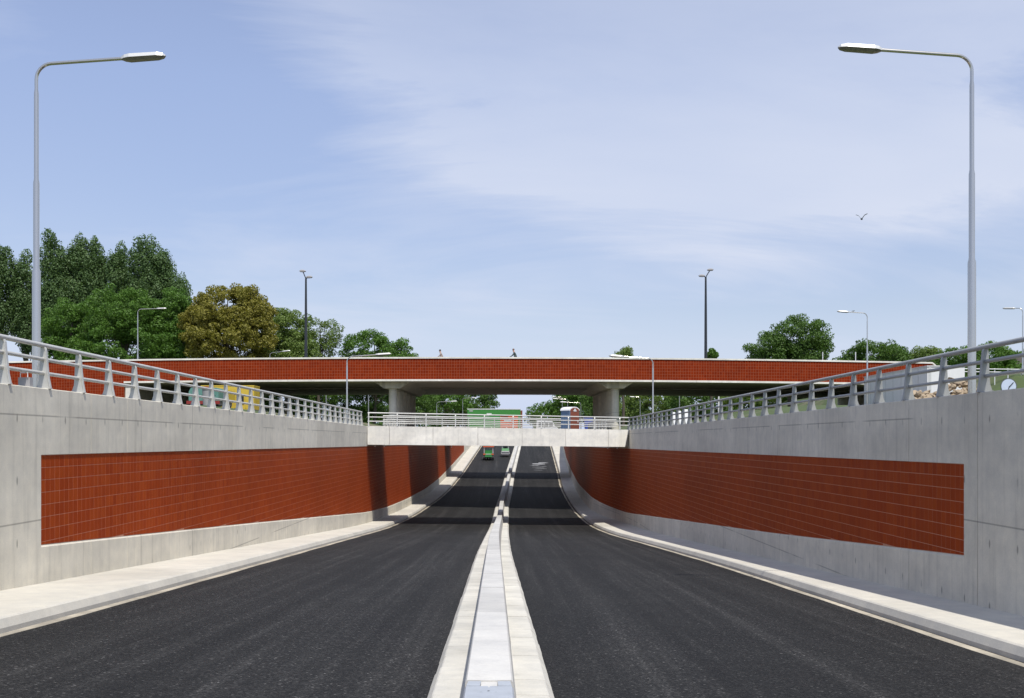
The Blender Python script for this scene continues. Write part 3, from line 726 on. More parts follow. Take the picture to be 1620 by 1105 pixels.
lamp(PX(1537.5, Y2), Y2, .74, PZ(86, Y2), 3.53, -1, 'tallest street lamp on the right, silvery pole rising behind the near railing')
lamp(PX(549, 77), 77, gz(-11.5, 77), PZ(563.5, 77), 3.2, 1, 'street lamp by the left end of the low bridge, arm against the red parapet', r=.10)
lamp(PX(1033, 80.5), 80.5, gz(11.2, 80), PZ(566.5, 80.5), 3.35, -1, 'street lamp by the right end of the low bridge, arm against the red parapet', r=.10)
lamp(PX(218, 145), 145, gz(PX(218, 145), 145), PZ(489, 145), 3.9, 1, 'street lamp behind the red parapet before the round green tree on the left', r=.10, tilt=.03, sc=1.15)
lamp(PX(427, 150), 150, gz(PX(427, 150), 150), PZ(558, 150), 2.9, 1, 'street lamp whose arm only just clears the red parapet before the olive tree', r=.09, tilt=.12)
lt = lamp(PX(1372, 100), 100, gz(PX(1372, 100), 100), PZ(495, 100), 2.85, -1, 'street lamp before the red parapet on the right, bird perched on its arm', r=.09)
lamp(PX(1618, 100), 100, gz(PX(1618, 100), 100), PZ(487, 100), 1.75, -1, 'street lamp at the right edge of the view beyond the grass bank', r=.09, rz=R(-35))
for i, (px, tip, py, Y, lb) in enumerate([(691, 723, 636, 163, 'largest of the far street lamps left of the rising road, under the red bridge'), (702, 715, 640, 240, 'shortest far street lamp left of the road, just right of the largest far one'),
        (732, 754, 630, 232, 'far street lamp left of the road, left of the pair above the green truck'), (755, 773.5, 626.5, 262, 'farthest street lamp left of the road, highest arm above the green truck'),
        (889.6, 872.6, 628.6, 240, 'farthest street lamp right of the road, with the highest arm'), (898, 873.8, 631.7, 204, 'middle one of the three street lamps bunched above the portable toilet'), (919, 885.6, 637.3, 157, 'nearest and lowest of the three street lamps bunched around the portable toilet'),
        (1012.8, 996, 628.4, 205, 'far street lamp right of the right-hand bridge columns, against trees')]):
    X = PX(px, Y); lamp(X, Y, gz(X, Y), PZ(py, Y), abs(tip - px) / F * Y, 1 if tip > px else -1, lb, r=.09, tilt=.05, sc=.9)
for (px, Y, lb) in ((516, 148, 'thin far pole left of the low bridge, its top hidden by the red bridge'), (583, 152, 'thin far pole seen above the left corner of the low bridge'), (1075, 150, 'thin far pole above the right wall railing, under the red bridge'), (1137, 146, 'whiter far pole under the right part of the red bridge')):
    X = PX(px, Y); lamp(X, Y, gz(X, Y), 9.3, 2.6, 1 if px < 800 else -1, lb, r=.08 if px < 1100 else .13, mat=M_WHITE if px > 1100 else M_GALV)
def twin(px, Y, tops, label):
    X = PX(px, Y); s = F / Y; z0 = 7.6; root = empty('twin_lamp', label, 'street lamp', (X, Y, z0), 0, 'dark double-headed lamp masts on the red bridge')
    ztj = PZ(tops[2], Y) - z0; m = MB(); m.tube([(0, 0, 0), (0, 0, ztj * .62), (0, 0, ztj)], [.19, .15, .11], 10); m.build('mast', M_DARK, root, smooth=50)
    for hx, hy in tops[:2]:
        ex, ez = PX(hx, Y) - X, PZ(hy, Y) - z0; m = MB(); m.tube([(0, 0, ztj - .05), (ex * .35, 0, ztj + (ez - ztj) * .35 + .02), (ex * .85, 0, ez - .06)], .055, 8); m.build('arm', M_DARK, root)
        m = MB(); sg_ = 1 if ex > 0 else -1
        prof = [(-.42, 0.0), (-.30, .12), (0, .19), (.25, .15), (.38, .03), (.25, -.09), (-.1, -.12), (-.34, -.07)]
        for w, q in ((-.17, .55), (-.08, 1), (.08, 1), (.17, .55)): m.v += [(ex + sg_ * a * (.7 + .3 * q), w, ez + c * q) for a, c in prof]
        for i in range(3):
            for k in range(8): m.face(i * 8 + k, i * 8 + (k + 1) % 8, i * 8 + 8 + (k + 1) % 8, i * 8 + 8 + k)
        m.face(*range(7, -1, -1)); m.face(*range(24, 32)); fixn(m.build('lamp_head', M_GREY if hy < tops[2] else M_DARK, root, smooth=40))
twin(484, 125, [(478.5, 429.5), (489.5, 439), 441], 'dark double-headed lamp mast on the red bridge, left one against the light green tree')
twin(1116.5, 125, [(1124, 427.5), (1110, 437), 438.5], 'dark double-headed lamp mast on the red bridge, right one against open sky')

# ------------------------------------------------------------------ people on the red bridge
def person(X, Y, z0, label, cols, lean, H=1.75):
    s = H / 1.75; root = empty('person', label, 'person', (X, Y, z0))
    V = [(0, 0, .95), (-.02, 0, 1.15), (-lean * .6, 0, 1.38), (-lean, 0, 1.50), (-lean - .03, 0, 1.60), (-lean - .05, 0, 1.70),
         (.10, .09, .88), (.06, .10, .50), (.16, .10, .08), (.04, .10, .03), (-.10, -.09, .88), (-.16, -.10, .50), (-.20, -.10, .08), (-.33, -.10, .03),
         (-lean * .7, .20, 1.40), (-lean - .12, .24, 1.14), (-lean - .34, .20, 1.00), (-lean - .42, .19, .97), (-lean * .7, -.20, 1.40), (-lean - .04, -.25, 1.12), (-lean - .26, -.21, .98), (-lean - .34, -.20, .95)]
    E = [(0, 1), (1, 2), (2, 3), (3, 4), (4, 5), (0, 6), (6, 7), (7, 8), (8, 9), (0, 10), (10, 11), (11, 12), (12, 13), (2, 14), (14, 15), (15, 16), (16, 17), (2, 18), (18, 19), (19, 20), (20, 21)]
    rad = [.15, .15, .17, .07, .10, .085, .095, .065, .045, .04, .095, .065, .045, .04, .07, .048, .036, .03, .07, .048, .036, .03]
    me = bpy.data.meshes.new('body'); me.from_pydata([(a * s, b * s, c * s) for a, b, c in V], E, [])
    o = link('body', me, root); md = o.modifiers.new('skin', 'SKIN'); md2 = o.modifiers.new('sub', 'SUBSURF'); md2.levels = 1; md2.render_levels = 2
    for i, sv_ in enumerate(me.skin_vertices[0].data if me.skin_vertices else []): sv_.radius = (rad[i] * s, rad[i] * s)
    if not me.skin_vertices:
        bm = bmesh.new(); bm.from_mesh(me); ly = bm.verts.layers.skin.verify(); bm.verts.ensure_lookup_table()
        for i, v_ in enumerate(bm.verts): v_[ly].radius = (rad[i] * s, rad[i] * s); v_[ly].use_root = (i == 0)
        bm.to_mesh(me); bm.free()
    m, t, b = newmat('clothes_' + label.split()[1]); g = N(t, 'ShaderNodeTexCoord'); sp = N(t, 'ShaderNodeSeparateXYZ'); L(t, g.outputs['Object'], sp.inputs[0])
    c = ramp(t, mathn(t, 'DIVIDE', sp.outputs[2], 1.75), [(0.0, (.03, .03, .03)), (.05, cols[0]), (.53, cols[1]), (.835, cols[2])]); c_ = c.node; c_.color_ramp.interpolation = 'CONSTANT'
    L(t, c, b.inputs['Base Color']); me.materials.append(m)
    m = MB(); hx = (-lean - .045) * s; hz = 1.665 * s      # hair cap
    for i in range(5):
        th = i / 4 * math.pi * .52
        for k in range(10):
            ph = 2 * math.pi * k / 10; rr = .122 * s; m.v.append((hx + .02 + rr * math.sin(th) * math.cos(ph), rr * .9 * math.sin(th) * math.sin(ph), hz + .02 + rr * math.cos(th) * 1.02))
    for i in range(4):
        for k in range(10): m.face(i * 10 + k, i * 10 + (k + 1) % 10, i * 10 + 10 + (k + 1) % 10, i * 10 + 10 + k)
    m.build('hair', cols[3], root, smooth=60)
M_HAIR = plain('dark_hair', (.03, .022, .018), .7); M_HAIRG = plain('thin_brown_hair', (.16, .09, .06), .7)
person(PX(699, 111.2), 111.2, 7.72, 'person crossing the red bridge, leaning forward, dark hair, pale sleeves and grey-brown top', [(.05, .05, .07), (.42, .34, .29), (.42, .25, .18), M_HAIR], .16)
person(PX(815.5, 111.2), 111.2, 7.76, 'person crossing the red bridge, short hair, dark grey-green jacket', [(.04, .04, .05), (.075, .10, .095), (.42, .22, .15), M_HAIRG], .18, 1.8)

# ------------------------------------------------------------------ birds
def bird(loc, label, span=1.0, fly=True, rz=0.0):
    root = empty('bird', label, 'bird', loc, rz); m = MB()
    m.tube([(-.5 * span, 0, -.02), (-.3 * span, 0, 0), (0, 0, .01), (.25 * span, 0, .02), (.36 * span, 0, .045), (.45 * span, 0, .03)], [.02, .06 * span + .01, .14 * span, .11 * span, .09 * span, .012], 8); m.build('body', M_DARK, root, smooth=70)
    for s in (-1, 1):
        m = MB()
        if fly: pts = [(.15, s * .05, .03), (-.15, s * .05, .03), (-.12, s * .40, .50), (.18, s * .36, .48), (.14, s * .72, .62), (.0, s * .75, .66)]
        else: pts = [(.15, s * .05, .03), (-.15, s * .05, .03), (-.4, s * .06, 0), (-.1, s * .10, -.02), (-.3, s * .05, -.02), (-.45, s * .04, -.01)]
        pts = [(a * span, b_ * span, c * span) for a, b_, c in pts]; top = [(a, b_, c + .012) for a, b_, c in pts]
        m.v = pts + top; m.face(0, 1, 2, 3); m.face(9, 8, 7, 6); m.face(3, 2, 5, 4); m.face(10, 11, 8, 9)
        for a, c in ((0, 1), (1, 2), (2, 5), (5, 4), (4, 3), (3, 0)): m.face(a, c, c + 6, a + 6)
        m.build('wing', M_GREYD, root)
bird((PX(1363, 70), 70, PZ(347, 70)), 'dark bird flying alone in the sky on the right, wings raised', .5, True, R(60))
bird((PX(1350, 100), 100, PZ(493.3, 100) + .04), 'small dark bird perched on the lamp arm before the red parapet', .33, False, R(15))

# ------------------------------------------------------------------ vehicles and site clutter
def wheel(m, x, y, z, r, w, axis='x', n=16):
    if axis == 'x': m.tube([(x - w / 2, y, z), (x + w / 2, y, z)], r, n)
    else: m.tube([(x, y - w / 2, z), (x, y + w / 2, z)], r, n)
# green and red box truck on the second low bridge
T0 = 159.0; zt = .58; bt = empty('box_truck', 'green box truck with orange-red rear section and white roof edge, beyond the low bridge', 'truck', (PX(783, T0), T0, zt))
hw = (827 - 740) / 2 / F * T0; topz = PZ(647, T0) - zt
m = MB(); m.box(-hw, hw * .93, 0, 2.5, 1.0, topz - .12); m.build('cargo_box', M_TRUCKG, bt)
m = MB(); m.box(-hw - .03, hw * .94, -.03, 2.53, topz - .115, topz); m.build('roof_edge', M_WHITE, bt)
m = MB(); m.box(hw * .20, hw * .84, -.025, -.002, 1.0, topz - .95); m.build('orange_panel', M_ORANGE, bt)
m = MB(); m.box(hw * .22, hw * .48, -.04, -.027, topz - 1.45, topz - 1.0); m.build('dark_lettering_band', M_BROWN, bt)
m = MB(); m.box(hw * .33, hw * .60, -.045, -.028, topz - 1.95, topz - 1.65); m.build('grey_plate', M_LAMPW, bt)
m = MB(); m.box(-hw * .30, -hw * .12, -.025, -.002, topz - .95, topz - .68); m.box(-hw * .34, -hw * .2, -.025, -.002, topz - 1.1, topz - .98); m.build('white_emblem', M_WHITE, bt)
m = MB(); m.box(-hw * .93, -hw * .80, -.025, -.002, topz - .40, topz - .26); m.build('small_marking', M_LAMPW, bt)
m = MB(); m.box(-hw, hw * .93, -.02, 0, 1.0, 1.12); m.build('orange_sill', M_ORANGE, bt)
m = MB(); m.box(hw * .935, hw, .05, 2.45, .6, topz - .25); m.build('brown_end', M_BROWN, bt)
m = MB(); m.box(-hw + .1, hw * .9, .3, 2.2, .62, .99); m.build('chassis', M_GREYD, bt)
for q in (-.72, -.45, .55, .78):
    for yy_ in (.2, 2.3): m = MB(); wheel(m, q * hw, yy_, .5, .5, .28, 'y'); m.build('wheel', M_BLACK, bt)
# white van and blue cabin beyond
vn = empty('white_van', 'white van parked beyond the low bridge, left of the portable toilet', 'van', (PX(866, 161), 161, .58))
w_ = 35 / F * 161 / 2
m = MB(); m.prism([(-w_, .45), (w_, .45), (w_, 1.25), (w_ * .72, 1.5), (w_ * .45, 2.35), (-w_ * .95, 2.45), (-w_, 1.4)], 0, 1.9); fixn(m.build('body', M_WHITE, vn))
for a, c in ((-.8, -.35), (-.28, .08), (.15, .5)): m = MB(); m.box(a * w_, c * w_, -.012, -.002, 1.5, 2.1); m.build('window', M_GLASS, vn)
for q in (-.6, .62):
    for yy_ in (.1, 1.8): m = MB(); wheel(m, q * w_, yy_, .35, .35, .2, 'y'); m.build('wheel', M_BLACK, vn)
bc = empty('blue_skip', 'small deep blue skip beyond the low bridge, left of the right columns', 'skip', (PX(935, 172), 172, gz(14, 172)))
m = MB(); m.prism([(-.7, 0), (.7, 0), (1.0, 2.3), (-1.0, 2.3)], 0, 1.8); fixn(m.build('tub', M_DBLUE, bc)); m = MB(); m.box(-1.05, 1.05, -.05, 1.85, 2.301, 2.4); fixn(m.build('rim', M_DBLUE, bc)); bc.scale = (1.1, 1, 1.25)
# portable toilet on the low bridge
pt = empty('portable_toilet', 'blue and brown portable toilet with domed white roof, standing on the low bridge', 'portable toilet', (PX(902, 89.5), 89.5, .50), R(40))
def ptbox(m, x0, x1, y0, y1, z0, z1): m.box(x0, x1, y0, y1, z0, z1)
m = MB(); m.box(-.58, .58, -.58, .58, .0, .12); m.build('skid', M_GREYD, pt)
m = MB(); m.box(-.55, .55, -.55, .55, .12, 1.98); m.build('cabin', M_BLUE, pt)
m = MB(); m.box(-.50, .50, -.575, -.552, .2, 1.92)
prof = [(-.53, 1.94)] + [(-.53 * math.cos(k / 8 * math.pi), 1.94 + .30 * math.sin(k / 8 * math.pi)) for k in range(1, 8)] + [(.53, 1.94)]
m.prism(prof, -.575, -.552); fixn(m.build('door', M_BROWN, pt))
prof = [(-.60, 1.985), (.60, 1.985)] + [(.60 * math.cos(k / 10 * math.pi), 2.0 + .32 * math.sin(k / 10 * math.pi)) for k in range(0, 11)]
m = MB(); m.prism(prof, -.54, .6); fixn(m.build('roof', M_WHITE, pt, smooth=35))
m = MB()
for k in range(12):
    a = 2 * math.pi * k / 12; m.v.append((.11 * math.cos(a), -.60, 2.07 + .07 * math.sin(a)))
m.face(*range(12)); m.box(-.17, .17, -.6, -.58, 1.93, 2.02); m.box(-.09, .09, -.6, -.58, 2.0, 2.15); m.build('emblem', M_WHITE, pt)
for q in (-.28, .0, .28): m = MB(); m.box(-.565, -.551, q - .09, q + .09, .3, 1.6); m.build('wall_rib', M_BLUE, pt)
m = MB(); m.box(.3, .36, -.61, -.575, 1.0, 1.2); m.build('handle', M_WHITE, pt)
# road rollers
rl = empty('road_roller', 'green pneumatic-tyred roller with orange canopy on the left carriageway, nearer one by the kerb', 'road roller', (PX(773, 196), 196, zroad(-3, 196)), 0, 'green road rollers on the rising road')
for q in (-.88, -.62, .62, .88): m = MB(); wheel(m, q, -1.6, .45, .45, .22); m.build('tyre', M_BLACK, rl)
for q in (-.66, -.22, .22, .66): m = MB(); wheel(m, q, 1.6, .45, .45, .30); m.build('tyre', M_BLACK, rl)
m = MB(); m.prism([(-2.1, .55), (-1.1, .42), (1.9, .42), (2.1, .9), (1.5, 1.25), (-1.2, 1.25), (-2.05, 1.0)], -.62, .62, 'x'); fixn(m.build('chassis', M_GREEN, rl))
m = MB(); m.box(-.95, -.5, -2.0, -1.2, .95, 1.15); m.box(.5, .95, -2.0, -1.2, .95, 1.15); m.build('fender', M_ORANGE, rl)
m = MB(); m.box(-.62, .62, -.9, .6, 1.25, 1.75); m.build('operator_station', M_GREEN, rl)
m = MB(); m.box(-.45, .45, -2.12, -1.2, 1.0, 1.12); m.build('ballast_lid', M_KERB, rl)
for a in (-.8, .8):
    for c in (-1.0, .9): m = MB(); m.tube([(a, c, 1.2), (a, c, 2.35)], .04, 6); m.build('canopy_post', M_WHITE, rl)
m = MB(); m.box(-1.0, 1.0, -1.2, 1.1, 2.35, 2.5); m.build('canopy', M_ORANGE, rl)
m = MB(); m.box(-.35, .35, -.8, -.2, 1.75, 2.1); m.build('seat', M_TEAL, rl)
r2 = empty('road_roller', 'green steel-drum roller with orange canopy, farther one beside the median barrier', 'road roller', (PX(799.5, 205), 205, zroad(0, 205)), 0, 'green road rollers on the rising road')
for yq in (-1.2, 1.2): m = MB(); wheel(m, 0, yq, .55, .55, 1.45, 'x', 24); m.build('drum', M_GREYD if yq > 0 else M_GREY, r2, smooth=40)
for yq in (-1.2, 1.2):
    m = MB(); m.box(-.82, -.74, yq - .65, yq + .65, .5, 1.05); m.box(.74, .82, yq - .65, yq + .65, .5, 1.05); m.box(-.82, .82, yq - .65 if yq < 0 else yq + .57, yq - .57 if yq < 0 else yq + .65, .85, 1.05); m.build('drum_yoke', M_LAMPW, r2)
m = MB(); m.prism([(-1.7, 1.055), (1.7, 1.055), (1.6, 1.45), (.5, 1.6), (-1.5, 1.5)], -.7, .7, 'x'); fixn(m.build('chassis', M_GREEN, r2))
m = MB(); m.box(-.3, .3, -.5, .1, 1.6, 2.0); m.build('seat', M_BLACK, r2)
for a in (-.6, .6):
    for c in (-.6, .8): m = MB(); m.tube([(a, c, 1.4), (a, c, 2.35)], .035, 6); m.build('canopy_post', M_WHITE, r2)
m = MB(); m.box(-.78, .78, -.9, 1.0, 2.35, 2.47); m.build('canopy', M_ORANGE, r2)
# pale spill on the right carriageway
sp_ = MB()
def blob(cx, cy, rx, ry, n=14):
    pts = []
    for k in range(n):
        a = 2 * math.pi * k / n; q = random.uniform(.6, 1.2); x = cx + rx * q * math.cos(a); y = cy + ry * q * math.sin(a); pts.append((x, y, zroad(x, y) + .008))
    sp_.poly(pts)
for cx, cy, rx, ry in ((5.9, 187, 1.25, 1.4), (6.7, 190, 1.0, .8), (5.2, 184, .9, .5), (5.6, 180.5, 1.2, .35), (6.0, 177.5, 1.2, .25), (5.3, 174.5, .9, .2), (6.6, 182.3, .5, .25)): blob(cx, cy, rx, ry)
M_SPILL = plain('pale_spill', (.26, .26, .26), .9, 0, .5, 1.5)
tag(sp_.build('road_spill', M_SPILL), 'pale dusty spill on the asphalt of the right carriageway', 'stain', kind='stuff')

# left side, under the end span: yellow container, teal machine, bin
yc = empty('yellow_container', 'yellow site container under the left span of the red bridge', 'container', (PX(360, 104), 104, gz(-27.0, 104)))
hw = (402 - 318) / 2 / F * 104; hz = PZ(611.5, 104) - yc.location.z
m = MB(); m.box(-hw, hw, 0, 2.4, .1, hz); m.build('body', M_YELLOW, yc)
k = -hw + .12
for q in range(14):
    m = MB(); m.box(-hw + .14 + q * (2 * hw - .3) / 14, -hw + .14 + q * (2 * hw - .3) / 14 + .12, -.03, -.001, .25, hz - .2); m.build('wall_rib', M_YELLOW, yc)
for a in (-.02, .48):
    f = MB(); f.box(a * hw - .35, a * hw + .35, -.06, -.032, hz - 1.75, hz - .75); fo = f.build('window', M_GREY if a < 0 else M_GLASS, yc)
    m = MB(); m.box(a * hw - .03, a * hw + .03, -.075, -.062, hz - 1.75, hz - .75); m.build('frame', M_WHITE if a < 0 else M_YELLOW, fo)
m = MB(); m.box(-hw - .02, hw + .02, -.02, 2.42, hz + .001, hz + .1); m.build('roof', M_YELLOW, yc)
m = MB(); m.box(-hw, hw, .05, 2.35, 0, .099); m.build('base_frame', M_GREYD, yc)
tm = empty('teal_truck', 'teal green truck with red bumper in the gap left of the yellow container', 'truck', (PX(322, 96.5), 96.5, gz(-27.5, 96.5)))
m = MB(); m.prism([(-1.35, 1.0), (1.35, 1.0), (1.35, 2.2), (1.15, 2.75), (-1.15, 2.75), (-1.35, 2.2)], 0, 2.2); fixn(m.build('cab', M_TEAL, tm))
m = MB(); m.box(-1.1, 1.1, -.03, -.001, 1.75, 2.5); m.build('windscreen', M_TEAL, tm)
m = MB(); m.box(-1.5, 1.5, -.2, -.04, .55, .98); m.build('bumper', M_RED, tm)
m = MB(); m.box(-1.3, 1.3, .1, 5, .45, .95); m.build('chassis', M_GREYD, tm)
m = MB(); m.box(-1.35, 1.35, 2.3, 6.0, 1.0, 2.6); m.build('load_bed', M_YELLOW, tm)
for a in (-1.1, 1.1):
    for c in (.8, 4.4): m = MB(); wheel(m, a, c, .5, .5, .3); m.build('wheel', M_BLACK, tm)
tm.scale = (1, 1, .68)
bn = empty('waste_bin', 'grey steel drum bin in front of the teal truck, heaped with red and white rubbish', 'bin', (PX(329, 94.5), 94.5, gz(-26.5, 94.5)))
m = MB(); m.tube([(0, 0, 0), (0, 0, 1.55)], [.42, .50], 16); m.build('drum', M_GREY, bn, smooth=40); m = MB(); m.tube([(0, 0, 1.551), (0, 0, 1.60)], .53, 16); m.build('rim', M_GREYD, bn)
for q in range(5):
    m = MB(); a = q * 1.3; m.box(.2 * math.cos(a) - .14, .2 * math.cos(a) + .14, .2 * math.sin(a) - .12, .2 * math.sin(a) + .12, 1.6, 1.75 + .07 * q % .2); m.build('rubbish', M_WHITE if q % 2 else M_RED, bn)
wp = MB(); wp.box(-.45, .45, -.3, .3, 0, 3.9)
tag(wp.build('concrete_post', M_FASCIA, loc=(XAB + .55, YF + .5, 1.6)), 'pale square pillar at the corner of the left abutment under the red bridge', 'pillar')
sb = empty('cable_box', 'small grey cabinet with a white handle just behind the near left railing', 'cabinet', (PX(38, 23.6), 23.6, .9))
m = MB(); m.box(-.13, .13, 0, .15, 0, .50); m.build('casing', M_GREY, sb); m = MB(); m.tube([(-.07, -.02, .50), (-.07, -.02, .60), (.09, -.02, .60), (.09, -.02, .50)], .012, 6); m.build('handle', M_WHITE, sb)

# right side: site cabin, boards, rubble, sign, fence, house
cb = empty('site_cabin', 'long white site cabin seen end-on in front of the right end of the red parapet', 'cabin', (PX(1467, 88), 88, gz(36, 90)))
hz = PZ(578.5, 88) - cb.location.z
m = MB(); m.box(0, 3.1, 0, 15.5, .15, hz - .1); m.build('body', M_WHITE, cb)
m = MB(); m.box(-.05, 3.15, -.05, 15.55, hz - .099, hz); m.build('roof', M_LAMPW, cb)
m = MB(); m.box(.1, 3.0, .1, 15.4, 0, .149); m.build('base_frame', M_GREYD, cb)
for q in range(1, 8): m = MB(); m.box(-.025, -.001, q * 1.94 - .03, q * 1.94 + .03, .2, hz - .12); m.build('side_panel_joint', M_LAMPW, cb)
m = MB(); m.box(.12, .32, -.03, -.001, .2, hz - .15); m.build('corner_trim', M_LAMPW, cb)
f = MB(); f.box(1.4, 2.3, -.03, -.001, .2, 2.2); fo = f.build('door', M_WHITE, cb)
m = MB(); m.box(1.5, 1.56, -.07, -.031, 1.1, 1.2); m.build('handle', M_GREYD, fo)
for i, (px, w) in enumerate(((1067, 4), (1076, 4.5), (1086, 6))):
    Y = 97; bd = empty('white_board', 'white upright panel behind the right wall railing, %s of three' % ('leftmost', 'middle', 'rightmost')[i], 'panel', (PX(px, Y), Y, gz(PX(px, Y), Y)), 0, 'white upright panels behind the right wall railing')
    m = MB(); m.hexa([(-w / 2 / F * Y, -.03, .15), (w / 2 / F * Y, -.03, .15), (w / 2 / F * Y, .03, .15), (-w / 2 / F * Y, .03, .15), (-w / 2 / F * Y, .3, 1.6), (w / 2 / F * Y, .3, 1.6), (w / 2 / F * Y, .36, 1.6), (-w / 2 / F * Y, .36, 1.6)]); fixn(m.build('panel', M_WHITE, bd))
    m = MB(); m.tube([(-.1, .45, 0), (-.1, .36, 1.5)], .03, 6); m.tube([(.1, .45, 0), (.1, .36, 1.5)], .03, 6); m.build('support', M_GREY, bd)
# rubble: broken concrete slabs, each its own piece
def chunk(sz, seed):
    r_ = random.Random(seed); m = bmesh.new(); bmesh.ops.create_icosphere(m, subdivisions=1, radius=.5)
    for v_ in m.verts: v_.co = Vector((v_.co.x * sz[0] * r_.uniform(.7, 1.25), v_.co.y * sz[1] * r_.uniform(.7, 1.25), v_.co.z * sz[2] * r_.uniform(.75, 1.2)))
    me = bpy.data.meshes.new('rock'); m.to_mesh(me); m.free(); me.materials.append(M_RUB); return me
CH = [chunk((1.0, .8, .6), 1), chunk((1.3, .9, .3), 2), chunk((.8, .7, .7), 3), chunk((1.6, 1.1, .35), 4), chunk((.6, .6, .5), 5)]
rb = empty('rubble_heap', 'heap of broken brown concrete lumps behind the near right railing', 'rubble', (PX(1512, 70), 70, gz(29.7, 70)))
core = MB(); Yr = 70
def hh(dx): return max(0.0, (PZ(602, 70) - rb.location.z)) * max(0, 1 - (abs(dx) / 3.4) ** 5) * (0.80 + .2 * math.sin(dx * 1.7 + 1))
g_ = 13
for i in range(g_):
    for j in range(g_):
        dx = -3.4 + 6.8 * i / (g_ - 1); dy = -1.8 + 4.2 * j / (g_ - 1); core.v.append((dx, dy, hh(dx) * max(0, 1 - ((dy - .3) / 2.2) ** 2) * .70))
for i in range(g_ - 1):
    for j in range(g_ - 1): core.face(i * g_ + j, (i + 1) * g_ + j, (i + 1) * g_ + j + 1, i * g_ + j + 1)
core.build('earth_core', M_RUB, rb)
for q in range(240):
    dx = random.uniform(-3.5, 3.4); dy = random.uniform(-1.7, .9); z = hh(dx) * max(0, 1 - ((dy - .3) / 2.2) ** 2) * random.uniform(.85, 1.02)
    o = link('lump', random.choice(CH), rb, (dx, dy, z)); s = random.uniform(.25, .75); o.scale = (s, s, s); o.rotation_euler = (random.uniform(-.9, .9), random.uniform(-.9, .9), random.uniform(0, 6))
rs = empty('round_disc', 'pale blue round disc with dark rim and two strokes, behind the last right railing post', 'sign', (PX(1596, 62), 62, gz(29, 62)))
zc_ = PZ(611.5, 62) - rs.location.z; m = MB(); m.tube([(0, 0, zc_), (0, .04, zc_)], .47, 32); m.build('rim', M_GREYD, rs)
m = MB(); m.tube([(-.015, -.02, zc_ - .01), (-.015, -.002, zc_ - .01)], .43, 32); m.build('disc', plain('pale_blue', (.55, .62, .75), .5), rs)
m = MB(); m.hexa([(-.10, -.04, zc_ - .32), (-.06, -.04, zc_ - .34), (-.06, -.021, zc_ - .34), (-.10, -.021, zc_ - .32), (.0, -.04, zc_ + .02), (.04, -.04, zc_ + .0), (.04, -.021, zc_ + .0), (.0, -.021, zc_ + .02)]); m.build('stroke', M_DARK, rs)
m = MB(); m.hexa([(-.02, -.045, zc_ - .04), (.03, -.045, zc_ - .06), (.03, -.022, zc_ - .06), (-.02, -.022, zc_ - .04), (.24, -.045, zc_ + .24), (.27, -.045, zc_ + .21), (.27, -.022, zc_ + .21), (.24, -.022, zc_ + .24)]); m.build('stroke', M_DARK, rs)
m = MB(); m.tube([(0, .08, 0), (0, .08, zc_)], .04, 8); m.build('sign_post', M_GREY, rs)
fe = empty('bank_fence', 'white low rail fence along the top of the grass bank at right', 'fence', (PX(1545, 100), 100, gz(PX(1560, 100), 100)))
zf = PZ(583.5, 100) - fe.location.z
for q in range(7): m = MB(); m.tube([(q * 1.25 - 2, .1, -.2), (q * 1.25 - 2, .1, zf + .03)], .045, 6); m.build('fence_post', M_WHITE, fe)
for dz in (0, -.28): m = MB(); m.tube([(-2.2, 0, zf + dz), (6.0, 0, zf + dz - .1)], .045, 6); m.build('fence_rail', M_WHITE, fe)
hs = empty('house', 'small house with dark roof and grey boarded gable behind the grass bank at far right', 'house', (PX(1604, 175), 175, gz(84, 175)))
zb_ = PZ(586, 175) - hs.location.z; zr_ = PZ(562, 175) - hs.location.z; hw = 3.2
m = MB(); m.box(-hw, hw + 3, 0, 7, 0, zb_ + 1.0); m.build('wall', M_GREY, hs)
m = MB(); m.prism([(-hw - .3, zb_ + 1.005), (hw + 3.3, zb_ + 1.005), (1.5, zr_ + .2)], -.3, 7.3); fixn(m.build('roof', M_ROOF, hs))
for q in range(6): m = MB(); m.box(-hw + .3, hw + 2.7, -.03, -.001, zb_ - 2.2 + q * .5, zb_ - 1.8 + q * .5); m.build('board', M_GREY, hs)
for a in (-1.8, .8): f = MB(); f.box(a, a + 1.2, -.07, -.031, zb_ - .9, zb_ + .5); fo = f.build('window', M_GLASS, hs); m = MB(); m.box(a + .56, a + .64, -.09, -.071, zb_ - .9, zb_ + .5); m.build('frame', M_WHITE, fo)

# ------------------------------------------------------------------ trees
def leaves(centers, radii, n, size, rs_, flat=.8):
    centers = np.array(centers); radii = np.array(radii); w = radii[:, 0] * radii[:, 2]; w = w / w.sum()
    idx = rs_.choice(len(centers), n, p=w); d = rs_.normal(size=(n, 3)); d /= np.linalg.norm(d, axis=1)[:, None]
    rr = rs_.uniform(.45, 1.08, n) ** .5; P = centers[idx] + d * radii[idx] * rr[:, None]
    nr = d + rs_.normal(size=(n, 3)) * .7; nr /= np.linalg.norm(nr, axis=1)[:, None]
    a = np.cross(nr, rs_.normal(size=(n, 3))); a /= np.linalg.norm(a, axis=1)[:, None]; b = np.cross(nr, a)
    s = size * rs_.uniform(.6, 1.35, n)[:, None]; V = np.stack([P - a * s * .5, P - b * s * .32, P + a * s * .5, P + b * s * .32], 1).reshape(-1, 3)
    return V
def fastmesh(name, V, mat):
    n = len(V) // 4; me = bpy.data.meshes.new(name); me.vertices.add(len(V)); me.vertices.foreach_set('co', V.astype(np.float32).ravel())
    me.loops.add(4 * n); me.loops.foreach_set('vertex_index', np.arange(4 * n, dtype=np.int32)); me.polygons.add(n)
    me.polygons.foreach_set('loop_start', np.arange(0, 4 * n, 4, dtype=np.int32)); me.update(calc_edges=True); me.materials.append(mat); return me
